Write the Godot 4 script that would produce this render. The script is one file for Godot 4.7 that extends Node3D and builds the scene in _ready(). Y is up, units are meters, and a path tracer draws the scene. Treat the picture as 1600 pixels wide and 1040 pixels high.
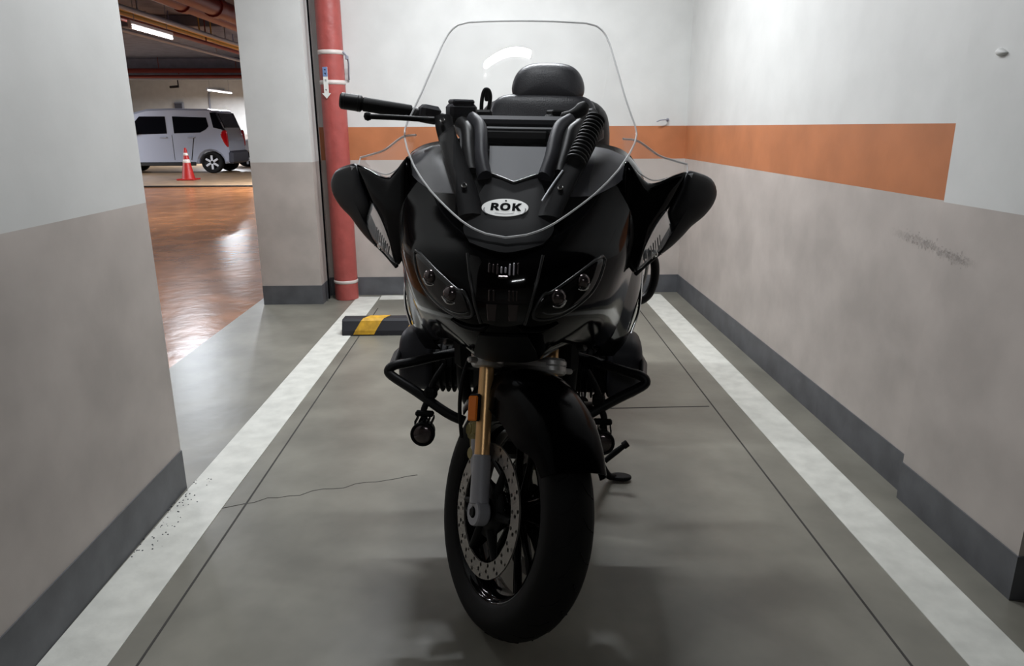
extends Node3D

# ---------------------------------------------------------------- state
var M := {}                      # materials by name
var fair := []                   # dense grid of the front fairing, for pieces that lie on it

func _ready():
	# ---------------- camera
	var cam := Camera3D.new()
	cam.name = "camera"
	cam.projection = Camera3D.PROJECTION_PERSPECTIVE
	cam.fov = 49.31
	cam.near = 0.05
	cam.far = 80.0
	cam.position = Vector3(0, 1.2, 0)
	cam.basis = Basis(Vector3.UP, -0.024) * Basis(Vector3.RIGHT, -0.2762) * Basis(Vector3.BACK, -0.0042)
	add_child(cam)
	cam.current = true
	# ---------------- environment: a closed basement, only a trace of sky colour outside
	var env := Environment.new()
	env.background_mode = Environment.BG_COLOR
	env.background_color = Color(0.02, 0.02, 0.022)
	env.tonemap_mode = Environment.TONE_MAPPER_LINEAR
	env.tonemap_exposure = 1.0
	env.sdfgi_enabled = true
	env.ssao_enabled = true
	env.ssil_enabled = true
	var we := WorldEnvironment.new()
	we.name = "world_environment"
	we.environment = env
	add_child(we)
	make_materials()
	# ---------------- lamps (each a fitting with a glowing tube and a light of its size under it)
	lamp(Vector3(-0.05, 2.72, -3.9), true, 1.2, 8.6, Color(0.97, 0.985, 1.0), "long ceiling tube light crosswise above the motorcycle's top case")
	lamp(Vector3(-0.17, 2.75, -2.16), true, 0.62, 2.2, Color(0.97, 0.985, 1.0), "short ceiling tube light above the motorcycle's windscreen", -0.22)
	lamp(Vector3(-4.49, 2.42, -10.42), false, 1.2, 11.0, Color(0.93, 0.96, 1.0), "lit tube among the ceiling pipes, the big bright one above the aisle")
	lamp(Vector3(-9.42, 2.42, -26.6), false, 2.3, 26.0, Color(0.95, 0.97, 1.0), "small far lit tube light in front of the pale end wall")
	lamp(Vector3(-4.2, 2.6, -15.5), false, 1.2, 42.0, Color(0.95, 0.97, 1.0), "unseen tube light behind the column, added to brighten the parked cars")  # added out of sight to light the near side of the cars
	lamp(Vector3(-3.2, 2.62, -5.6), false, 1.2, 5.0, Color(0.97, 0.985, 1.0), "unseen tube light left of the column, added to brighten the aisle floor")  # added above the view for more light on the aisle floor
	lamp(Vector3(0.35, 2.72, 2.3), true, 1.2, 1.6, Color(0.97, 0.985, 1.0), "tube light over the front aisle, behind the viewer")
	lamp(Vector3(-12.3, 2.5, -17.5), false, 2.3, 45.0, Color(0.95, 0.97, 1.0), "unseen tube light added to brighten the hall, over the silver car's front end, behind the left wall")  # added out of sight for a brighter hall and car
	# ---------------- setting, then things
	shell()
	hall()
	bay_details()
	var car := make_car()
	car.position = Vector3(-7.2, 0.02, -20.55)
	var white: Node3D = car.duplicate()
	white.name = "car_001"
	add_child(white)
	white.scale = Vector3(1.1, 0.80, 1.05)
	white.position = Vector3(-4.5, 0.02, -24.0)
	white.set_meta("label", "white car mostly hidden, its front showing behind the silver car's tail")
	(white.get_node("body") as MeshInstance3D).material_override = M.car_white
	cone()
	motorcycle()

# ---------------------------------------------------------------- materials
func noise_tex(freq: float, lo: Color, hi: Color, size := 512, seed_ := 1, oct := 4, kind := FastNoiseLite.TYPE_SIMPLEX_SMOOTH, as_normal := false) -> NoiseTexture2D:
	var n := FastNoiseLite.new()
	n.noise_type = kind
	n.seed = seed_
	n.frequency = freq
	n.fractal_octaves = oct
	var t := NoiseTexture2D.new()
	t.width = size
	t.height = size
	t.seamless = true
	t.noise = n
	t.as_normal_map = as_normal
	if not as_normal:
		var g := Gradient.new()
		g.offsets = PackedFloat32Array([0.15, 0.85])
		g.colors = PackedColorArray([lo, hi])
		t.color_ramp = g
	return t

func mat(n: String, c: Color, rough: float, metal := 0.0, spec := 0.5) -> StandardMaterial3D:
	var m := StandardMaterial3D.new()
	m.resource_name = n
	m.albedo_color = c
	m.roughness = rough
	m.metallic = metal
	m.metallic_specular = spec
	M[n] = m
	return m

func surfaced(m: StandardMaterial3D, scale: float, var_lo: float, var_hi: float, seed_: int, bump := 0.0, freq := 0.012) -> void:
	m.albedo_texture = noise_tex(freq, Color(var_lo, var_lo, var_lo), Color(var_hi, var_hi, var_hi), 512, seed_, 5)
	m.uv1_triplanar = true
	m.uv1_world_triplanar = true
	m.uv1_scale = Vector3(scale, scale, scale)
	if bump > 0.0:
		m.heightmap_enabled = true
		m.heightmap_scale = bump
		m.heightmap_texture = noise_tex(0.03, Color.BLACK, Color.WHITE, 512, seed_ + 7, 5)

func make_materials():
	surfaced(mat("wall_white", Color(0.82, 0.82, 0.81), 0.55), 0.5, 0.965, 1.0, 3, 0.03)
	surfaced(mat("wall_beige", Color(0.735, 0.70, 0.675), 0.5), 0.5, 0.92, 1.0, 4, 0.04)
	surfaced(mat("wall_orange", Color(0.73, 0.46, 0.30), 0.5), 0.5, 0.92, 1.0, 5, 0.04)
	surfaced(mat("base_grey", Color(0.36, 0.365, 0.38), 0.5), 0.9, 0.86, 1.0, 6, 0.04)
	surfaced(mat("floor_grey", Color(0.505, 0.495, 0.455), 0.34), 0.45, 0.86, 1.0, 8, 0.05)
	surfaced(mat("floor_orange", Color(0.60, 0.395, 0.245), 0.24, 0.0, 0.25), 0.35, 0.8, 1.0, 9, 0.1)
	surfaced(mat("floor_tan", Color(0.70, 0.58, 0.45), 0.35), 0.35, 0.85, 1.0, 10, 0.1)
	surfaced(mat("line_white", Color(0.82, 0.82, 0.79), 0.55), 0.9, 0.92, 1.0, 11, 0.06, 0.02)
	surfaced(mat("ceiling_grey", Color(0.24, 0.24, 0.25), 0.8), 0.5, 0.85, 1.0, 12)
	surfaced(mat("hall_grey", Color(0.46, 0.49, 0.58), 0.8), 0.5, 0.85, 1.0, 15)
	mat("joint_dark", Color(0.20, 0.19, 0.18), 0.8)
	surfaced(mat("pipe_red", Color(0.665, 0.32, 0.30), 0.42), 1.5, 0.9, 1.0, 13, 0.1)
	mat("pipe_dark_red", Color(0.45, 0.14, 0.12), 0.45)
	mat("pipe_yellow", Color(0.75, 0.58, 0.22), 0.5)
	mat("pipe_blue", Color(0.42, 0.46, 0.60), 0.45)
	mat("pipe_grey", Color(0.55, 0.56, 0.60), 0.45)
	mat("steel_band", Color(0.80, 0.76, 0.74), 0.45)
	mat("sticker_white", Color(0.90, 0.90, 0.88), 0.5)
	mat("ink_black", Color(0.03, 0.03, 0.035), 0.85, 0.0, 0.1)
	mat("ink_grey", Color(0.45, 0.45, 0.46), 0.5)
	mat("ink_blue", Color(0.45, 0.55, 0.72), 0.5)
	mat("lamp_housing", Color(0.85, 0.86, 0.88), 0.4)
	var tube_glow := mat("lamp_tube", Color(0.95, 0.95, 0.95), 0.3)
	tube_glow.emission_enabled = true
	tube_glow.emission = Color(1, 0.99, 0.98)
	tube_glow.emission_energy_multiplier = 9.0
	mat("stop_rubber", Color(0.10, 0.10, 0.125), 0.65)
	surfaced(mat("stop_yellow", Color(0.86, 0.66, 0.17), 0.55), 3.0, 0.8, 1.0, 14)
	mat("cone_red", Color(0.68, 0.13, 0.11), 0.5)
	mat("cone_white", Color(0.92, 0.88, 0.86), 0.4)
	# car
	var cp := mat("car_silver", Color(0.70, 0.73, 0.80), 0.3, 0.25)
	cp.clearcoat_enabled = true
	cp.clearcoat = 0.8
	cp.clearcoat_roughness = 0.05
	var cw := mat("car_white", Color(0.88, 0.88, 0.90), 0.3)
	cw.clearcoat_enabled = true
	cw.clearcoat = 0.8
	mat("car_glass", Color(0.03, 0.035, 0.06), 0.05)
	mat("car_trim", Color(0.05, 0.05, 0.055), 0.5)
	mat("car_bumper", Color(0.28, 0.29, 0.33), 0.4)
	mat("tail_red", Color(0.62, 0.05, 0.08), 0.15)
	# motorcycle
	mat("gloss_black", Color(0.03, 0.03, 0.034), 0.09, 0.0, 0.24)
	mat("fender_black", Color(0.022, 0.022, 0.025), 0.16, 0.0, 0.16)
	mat("satin_black", Color(0.055, 0.055, 0.062), 0.45, 0.0, 0.35)
	mat("nose_black", Color(0.075, 0.075, 0.08), 0.65, 0.0, 0.18)
	mat("mirror_black", Color(0.085, 0.085, 0.10), 0.42, 0.0, 0.35)
	mat("matte_black", Color(0.065, 0.065, 0.07), 0.55, 0.0, 0.35)
	mat("deep_black", Color(0.035, 0.035, 0.038), 0.6, 0.0, 0.3)
	mat("grey_plastic", Color(0.36, 0.365, 0.38), 0.55)
	mat("dash_grey", Color(0.20, 0.20, 0.22), 0.5, 0.0, 0.35)
	mat("sheen_grey", Color(0.30, 0.30, 0.315), 0.38)  # grey of the reflection painted on the fairing shoulders
	mat("tyre", Color(0.052, 0.05, 0.05), 0.72, 0.0, 0.35)
	mat("gold", Color(0.90, 0.72, 0.50), 0.32, 0.65)
	mat("caliper_gold", Color(0.52, 0.48, 0.30), 0.45, 0.5)
	mat("aluminium", Color(0.74, 0.73, 0.72), 0.42, 0.5)
	mat("fork_grey", Color(0.62, 0.62, 0.64), 0.5, 0.1)
	mat("disc_steel", Color(0.60, 0.58, 0.56), 0.38, 0.7)
	mat("reflector", Color(0.75, 0.73, 0.76), 0.3, 0.3)
	mat("chrome", Color(0.90, 0.90, 0.90), 0.1, 1.0)
	mat("smoked_chrome", Color(0.36, 0.33, 0.33), 0.16, 0.8)
	mat("amber", Color(0.95, 0.50, 0.10), 0.25)
	mat("lamp_glass", Color(0.045, 0.043, 0.045), 0.06)
	mat("edge_trim", Color(0.20, 0.20, 0.20), 0.25)
	var sg := mat("screen_glass", Color(0.5, 0.5, 0.5, 0.006), 0.0, 0.0, 0.42)
	sg.transparency = BaseMaterial3D.TRANSPARENCY_ALPHA
	var se := mat("screen_edge", Color(0.90, 0.90, 0.90, 0.62), 0.3)
	se.transparency = BaseMaterial3D.TRANSPARENCY_ALPHA
	var lc := mat("lens_clear", Color(0.85, 0.86, 0.88, 0.22), 0.05)
	lc.transparency = BaseMaterial3D.TRANSPARENCY_ALPHA
	var le := mat("leather", Color(0.15, 0.15, 0.165), 0.42)
	le.heightmap_enabled = true
	le.heightmap_scale = 0.06
	le.heightmap_texture = noise_tex(0.08, Color.BLACK, Color.WHITE, 256, 21, 3, FastNoiseLite.TYPE_CELLULAR)
	le.uv1_triplanar = true
	le.uv1_scale = Vector3(9, 9, 9)

# ---------------------------------------------------------------- mesh helpers
func tool() -> SurfaceTool:
	var s := SurfaceTool.new()
	s.begin(Mesh.PRIMITIVE_TRIANGLES)
	return s

func tri(s: SurfaceTool, a: Vector3, b: Vector3, c: Vector3) -> void:
	s.add_vertex(a)
	s.add_vertex(b)
	s.add_vertex(c)

func quad(s: SurfaceTool, a: Vector3, b: Vector3, c: Vector3, d: Vector3) -> void:
	tri(s, a, b, c)
	tri(s, a, c, d)

func tri_out(s: SurfaceTool, a: Vector3, b: Vector3, c: Vector3, mid: Vector3) -> void:
	# clockwise seen from outside a convex shape round mid
	if (b - a).cross(c - a).dot((a + b + c) / 3.0 - mid) > 0.0:
		tri(s, a, c, b)
	else:
		tri(s, a, b, c)

func node(called: String, s: SurfaceTool, m: Material, parent: Node = self, label := "", smooth_done := false) -> MeshInstance3D:
	if not smooth_done:
		s.generate_normals()
	var o := MeshInstance3D.new()
	o.name = called
	o.mesh = s.commit()
	o.material_override = m
	if label != "":
		o.set_meta("label", label)
	parent.add_child(o, true)
	return o

func thing(called: String, label: String, category: String, at := Vector3.ZERO, group := "") -> Node3D:
	var o := Node3D.new()
	o.name = called
	o.position = at
	o.set_meta("label", label)
	o.set_meta("category", category)
	if group != "":
		o.set_meta("group", group)
	add_child(o, true)
	return o

func tag(o: Node, label: String, category: String, group := "") -> Node:
	o.set_meta("label", label)
	o.set_meta("category", category)
	if group != "":
		o.set_meta("group", group)
	return o

func structure(o: Node, label := "", category := "") -> Node:
	o.set_meta("kind", "structure")
	if label != "":
		o.set_meta("label", label)
	if category != "":
		o.set_meta("category", category)
	return o

func holder(called: String, parent: Node, xf := Transform3D.IDENTITY) -> Node3D:
	var o := Node3D.new()
	o.name = called
	o.transform = xf
	parent.add_child(o, true)
	return o

# box with chamfered edges
func rbox(s: SurfaceTool, size: Vector3, bevel: float, xf := Transform3D.IDENTITY) -> void:
	var h := size / 2.0
	var b := minf(bevel, minf(h.x, minf(h.y, h.z)) * 0.95)
	var mid := xf.origin
	s.set_smooth_group(-1)
	var v := func(sg: Vector3, axis: int) -> Vector3:
		var p := Vector3(sg.x * (h.x - b), sg.y * (h.y - b), sg.z * (h.z - b))
		p[axis] = sg[axis] * h[axis]
		return xf * p
	for axis in 3:
		var u: int = (axis + 1) % 3
		var w: int = (axis + 2) % 3
		for sgn in [-1.0, 1.0]:
			var q := []
			for k in [[-1, -1], [1, -1], [1, 1], [-1, 1]]:
				var sg := Vector3.ZERO
				sg[axis] = sgn
				sg[u] = k[0]
				sg[w] = k[1]
				q.append(v.call(sg, axis))
			tri_out(s, q[0], q[1], q[2], mid)
			tri_out(s, q[0], q[2], q[3], mid)
		if b <= 0.0:
			continue
		for su in [-1.0, 1.0]:
			for sw in [-1.0, 1.0]:
				var e := []
				for sa in [-1.0, 1.0]:
					var sg := Vector3.ZERO
					sg[axis] = sa
					sg[u] = su
					sg[w] = sw
					e.append(v.call(sg, u))
					e.append(v.call(sg, w))
				tri_out(s, e[0], e[1], e[3], mid)
				tri_out(s, e[0], e[3], e[2], mid)
	if b > 0.0:
		for sx in [-1.0, 1.0]:
			for sy in [-1.0, 1.0]:
				for sz in [-1.0, 1.0]:
					var sg := Vector3(sx, sy, sz)
					tri_out(s, v.call(sg, 0), v.call(sg, 1), v.call(sg, 2), mid)

func box_between(s: SurfaceTool, a: Vector3, b: Vector3, bevel := 0.0) -> void:
	rbox(s, (b - a).abs(), bevel, Transform3D(Basis.IDENTITY, (a + b) / 2.0))

func crv(a: Vector3, b: Vector3, c: Vector3, d: Vector3, t: float) -> Vector3:
	return b.cubic_interpolate(c, a, d, t)

func smooth_path(p: Array, n: int, closed := false) -> Array:
	var out := []
	var k := p.size()
	var segs := k if closed else k - 1
	for i in segs:
		for j in n:
			var a: Vector3 = p[(i - 1 + k) % k] if closed or i > 0 else p[0] * 2.0 - p[1]
			var d: Vector3 = p[(i + 2) % k] if closed or i + 2 < k else p[k - 1] * 2.0 - p[k - 2]
			out.append(crv(a, p[i], p[(i + 1) % k], d, float(j) / n))
	if not closed:
		out.append(p[k - 1])
	return out

func tube(s: SurfaceTool, path: Array, radius, sides := 10, flat := 1.0, closed := false) -> void:
	# radius: one number or one per point; flat squeezes the second axis
	s.set_smooth_group(0)
	var rings := []
	var k := path.size()
	var up := Vector3.UP
	var d0: Vector3 = (path[1] - path[0]).normalized()
	if absf(d0.dot(up)) > 0.9:
		up = Vector3.RIGHT
	var side := d0.cross(up).normalized()
	for i in k:
		var prev: Vector3 = path[i - 1] if i > 0 else (path[k - 1] if closed else path[0])
		var nxt: Vector3 = path[i + 1] if i < k - 1 else (path[0] if closed else path[k - 1])
		var d := (nxt - prev).normalized()
		side = (side - d * side.dot(d)).normalized()
		var other := side.cross(d)
		var r: float = radius[i] if radius is Array else radius
		var ring := []
		for j in sides:
			var a := TAU * j / sides
			ring.append(path[i] + (side * cos(a) + other * sin(a) * flat) * r)
		rings.append(ring)
	for i in (k if closed else k - 1):
		var p: Array = rings[i]
		var q: Array = rings[(i + 1) % k]
		for j in sides:
			var j2: int = (j + 1) % sides
			quad(s, p[j], p[j2], q[j2], q[j])
	if not closed:
		s.set_smooth_group(1)
		for j in sides:
			var j2: int = (j + 1) % sides
			tri(s, path[0], rings[0][j2], rings[0][j])
			tri(s, path[k - 1], rings[k - 1][j], rings[k - 1][j2])

func lathe(s: SurfaceTool, prof: Array, segs: int, xf := Transform3D.IDENTITY, closed := false, sharp := false) -> void:
	# prof: Vector2(radius, height) from bottom to top along local y
	var k := prof.size()
	for i in (k if closed else k - 1):
		s.set_smooth_group(i + 3 if sharp else 0)
		var a: Vector2 = prof[i]
		var b: Vector2 = prof[(i + 1) % k]
		for j in segs:
			var t0 := TAU * j / segs
			var t1 := TAU * ((j + 1) % segs) / segs
			var p0 := xf * Vector3(a.x * cos(t0), a.y, a.x * sin(t0))
			var p1 := xf * Vector3(a.x * cos(t1), a.y, a.x * sin(t1))
			var q0 := xf * Vector3(b.x * cos(t0), b.y, b.x * sin(t0))
			var q1 := xf * Vector3(b.x * cos(t1), b.y, b.x * sin(t1))
			if a.x > 1e-5:
				tri(s, p0, p1, q1)
			if b.x > 1e-5:
				tri(s, p0, q1, q0)

func cyl(s: SurfaceTool, a: Vector3, b: Vector3, r: float, sides := 16, r2 := -1.0, bev := 0.002) -> void:
	var d := b - a
	var y := d.normalized()
	var x := y.cross(Vector3.RIGHT if absf(y.x) < 0.9 else Vector3.BACK).normalized()
	var xf := Transform3D(Basis(x, y, x.cross(y)), a)
	var l := d.length()
	var e := r if r2 < 0.0 else r2
	lathe(s, [Vector2(0, 0), Vector2(r - bev, 0), Vector2(r, bev), Vector2(e, l - bev), Vector2(e - bev, l), Vector2(0, l)], sides, xf, false, true)

# a rounded body over a flat outline: front and back domes. zf(x, y) gives the base height
func pillow(s: SurfaceTool, outline: Array, front: float, back: float, xf := Transform3D.IDENTITY, zf = null, power := 2.5, rings := 6, smooth := 4, mid2 = null) -> void:
	var pts := []
	for p in outline:
		pts.append(Vector3(p.x, p.y, 0))
	if smooth > 1:
		pts = smooth_path(pts, smooth, true)
	var area := 0.0
	var mid := Vector3.ZERO
	for i in pts.size():
		var q: Vector3 = pts[(i + 1) % pts.size()]
		area += pts[i].x * q.y - q.x * pts[i].y
		mid += pts[i] / pts.size()
	if mid2 != null:
		mid = Vector3(mid2.x, mid2.y, 0)
	if area > 0.0:
		pts.reverse()
	for sgn in [1.0, -1.0]:
		var dep: float = front if sgn > 0.0 else back
		s.set_smooth_group(0)
		var last := []
		for k in rings + 1:
			var a := PI / 2 * k / rings
			var sc := pow(cos(a), 2.0 / power) if k < rings else 0.0
			var hz := pow(sin(a), 2.0 / power) if k > 0 else 0.0
			var ring := []
			for p in pts:
				var q: Vector3 = mid + (p - mid) * sc
				q.z = (zf.call(q.x, q.y) if zf != null else 0.0) + sgn * dep * hz
				ring.append(xf * q)
			if k > 0:
				for i in ring.size():
					var j := (i + 1) % ring.size()
					if sgn > 0.0:
						tri(s, last[i], last[j], ring[j])
						if k < rings:
							tri(s, last[i], ring[j], ring[i])
					else:
						tri(s, last[j], last[i], ring[j])
						if k < rings:
							tri(s, ring[j], last[i], ring[i])
			last = ring

# extruded outline with a small chamfer, flat faces; local z is the depth
func prism(s: SurfaceTool, outline: Array, depth: float, bevel: float, xf := Transform3D.IDENTITY, smooth_sides := false) -> void:
	var p := PackedVector2Array(outline)
	if Geometry2D.is_polygon_clockwise(p):
		p.reverse()
	var k := p.size()
	var inner := PackedVector2Array()
	for i in k:
		var a := (p[i] - p[(i - 1 + k) % k]).normalized()
		var b := (p[(i + 1) % k] - p[i]).normalized()
		var nrm := Vector2(-a.y, a.x) + Vector2(-b.y, b.x)
		nrm = nrm.normalized() / maxf(0.35, sqrt((1.0 + a.dot(b)) / 2.0))
		inner.append(p[i] + nrm * bevel)
	var idx := Geometry2D.triangulate_polygon(inner)
	var h := depth / 2.0
	s.set_smooth_group(-1)
	for t in range(0, idx.size(), 3):
		var a := inner[idx[t]]
		var b := inner[idx[t + 1]]
		var c := inner[idx[t + 2]]
		if (b - a).cross(c - a) > 0.0:
			var e := b
			b = c
			c = e
		tri(s, xf * Vector3(a.x, a.y, h), xf * Vector3(b.x, b.y, h), xf * Vector3(c.x, c.y, h))
		tri(s, xf * Vector3(a.x, a.y, -h), xf * Vector3(c.x, c.y, -h), xf * Vector3(b.x, b.y, -h))
	var levels := [[inner, h], [p, h - bevel], [p, -h + bevel], [inner, -h]]
	for l in 3:
		s.set_smooth_group(l + 1 if smooth_sides else -1)
		var u: PackedVector2Array = levels[l][0]
		var d: PackedVector2Array = levels[l + 1][0]
		var zu: float = levels[l][1]
		var zd: float = levels[l + 1][1]
		for i in k:
			var j := (i + 1) % k
			quad(s, xf * Vector3(u[j].x, u[j].y, zu), xf * Vector3(u[i].x, u[i].y, zu) if true else Vector3.ZERO, xf * Vector3(d[i].x, d[i].y, zd), xf * Vector3(d[j].x, d[j].y, zd))

# Catmull-Rom upsampling of a control grid (rows top to bottom, columns left to right seen from outside)
func dense(rows: Array, nu: int, nv: int) -> Array:
	var wide := []
	for r in rows:
		wide.append(smooth_path(r, nu))
	var cols := []
	for j in wide[0].size():
		var c := []
		for r in wide:
			c.append(r[j])
		cols.append(smooth_path(c, nv))
	var out := []
	for i in cols[0].size():
		var r := []
		for c in cols:
			r.append(c[i])
		out.append(r)
	return out

func mirrored(rows: Array) -> Array:
	var out := []
	for r in rows:
		var full := []
		for i in range(r.size() - 1, 0, -1):
			full.append(Vector3(-r[i].x, r[i].y, r[i].z))
		full.append_array(r)
		out.append(full)
	return out

func flip_x(rows: Array) -> Array:
	var out := []
	for r in rows:
		var f := []
		for i in range(r.size() - 1, -1, -1):
			f.append(Vector3(-r[i].x, r[i].y, r[i].z))
		out.append(f)
	return out

# a panel with thickness t from a dense grid
func panel(s: SurfaceTool, g: Array, t: float) -> void:
	var nr := g.size()
	var nc: int = g[0].size()
	var inner := []
	for i in nr:
		var row := []
		for j in nc:
			var du: Vector3 = g[i][mini(j + 1, nc - 1)] - g[i][maxi(j - 1, 0)]
			var dv: Vector3 = g[mini(i + 1, nr - 1)][j] - g[maxi(i - 1, 0)][j]
			var n := dv.cross(du)
			n = n.normalized() if n.length() > 1e-9 else Vector3.BACK
			row.append(g[i][j] - n * t)
		inner.append(row)
	for i in nr - 1:
		for j in nc - 1:
			s.set_smooth_group(0)
			quad(s, g[i][j], g[i][j + 1], g[i + 1][j + 1], g[i + 1][j])
			s.set_smooth_group(1)
			quad(s, inner[i][j + 1], inner[i][j], inner[i + 1][j], inner[i + 1][j + 1])
	s.set_smooth_group(2)
	for j in nc - 1:
		quad(s, inner[0][j], inner[0][j + 1], g[0][j + 1], g[0][j])
		quad(s, g[nr - 1][j], g[nr - 1][j + 1], inner[nr - 1][j + 1], inner[nr - 1][j])
	for i in nr - 1:
		quad(s, inner[i][0], g[i][0], g[i + 1][0], inner[i + 1][0])
		quad(s, g[i][nc - 1], inner[i][nc - 1], inner[i + 1][nc - 1], g[i + 1][nc - 1])

func circle(c: Vector2, r: float, n: int, sy := 1.0) -> Array:
	var out := []
	for i in n:
		out.append(c + Vector2(cos(TAU * i / n), sin(TAU * i / n) * sy) * r)
	return out

func letters(called: String, text: String, height: float, depth: float, m: Material, parent: Node, xf: Transform3D, width_scale := 1.0) -> MeshInstance3D:
	var f := SystemFont.new()
	f.font_names = PackedStringArray(["Droid Sans"])
	f.font_weight = 700
	var fat := FontVariation.new()
	fat.base_font = f
	fat.variation_embolden = 0.5
	var t := TextMesh.new()
	t.text = text
	t.font = fat
	t.font_size = 64
	t.pixel_size = height / 46.0
	t.depth = depth
	var o := MeshInstance3D.new()
	o.name = called
	o.mesh = t
	o.material_override = m
	o.transform = xf * Transform3D(Basis.from_scale(Vector3(width_scale, 1, 1)), Vector3.ZERO)
	parent.add_child(o, true)
	return o

# ---------------------------------------------------------------- lamps
func lamp(at: Vector3, across: bool, length: float, energy: float, c: Color, label: String, turn := 0.0) -> void:
	var t := thing("tube_light", label, "lamp", at, "fluorescent tube lights")
	t.rotation.y = turn
	var along := Vector3.RIGHT if across else Vector3.BACK
	var h := along * length / 2.0
	var s := tool()
	rbox(s, Vector3(0.045, 0.05, length + 0.06) if not across else Vector3(length + 0.06, 0.05, 0.045), 0.01, Transform3D(Basis.IDENTITY, Vector3(0, 0.055, 0)))
	node("housing", s, M.lamp_housing, t)
	s = tool()
	cyl(s, -h, h, 0.016, 14)
	node("glowing_tube", s, M.lamp_tube, t)
	for e in [-1.0, 1.0]:
		s = tool()
		rbox(s, Vector3(0.04, 0.06, 0.03) if not across else Vector3(0.03, 0.06, 0.04), 0.005, Transform3D(Basis.IDENTITY, h * e * 1.02 + Vector3(0, 0.01, 0)))
		node("socket", s, M.lamp_housing, t)
		s = tool()
		cyl(s, h * e * 0.8 + Vector3(0, 0.08, 0), h * e * 0.8 + Vector3(0, (2.95 if across else 3.0) - at.y, 0), 0.005, 8)
		node("hanger", s, M.pipe_grey, t)
	var l := AreaLight3D.new()
	l.name = "tube_area_light"
	l.area_size = Vector2(length, 0.024)
	l.light_color = c
	l.light_energy = energy
	l.shadow_enabled = true
	l.basis = Basis(along, Vector3.UP.cross(along) * -1.0, Vector3.UP) if not across else Basis(Vector3.RIGHT, Vector3.FORWARD, Vector3.UP)
	l.position = Vector3(0, -0.03, 0)
	t.add_child(l)

# ---------------------------------------------------------------- the setting
const XL := -1.08
const XR := 1.375
const DB := -5.32
const BASE := 0.135
const BEIGE := 0.98
const TOP := 1.2065
const CEIL := 2.95

func slab(called: String, a: Vector3, b: Vector3, m: Material, parent: Node = self, bevel := 0.0) -> MeshInstance3D:
	var s := tool()
	box_between(s, a, b, bevel)
	return node(called, s, m, parent)

func painted_wall(called: String, a: Vector3, b: Vector3, stripe: bool, top: float, label: String) -> Node3D:
	# a, b: the wall's footprint; the paint zones are stacked courses of the same thickness
	var w := holder(called, self)
	structure(w, label, "wall")
	slab("lower_wall", Vector3(a.x, 0, a.z), Vector3(b.x, BEIGE, b.z), M.wall_beige, w)
	if stripe:
		slab("orange_stripe", Vector3(a.x, BEIGE, a.z), Vector3(b.x, TOP, b.z), M.wall_orange, w)
	slab("upper_wall", Vector3(a.x, TOP if stripe else BEIGE, a.z), Vector3(b.x, top, b.z), M.wall_white, w)
	return w

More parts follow.
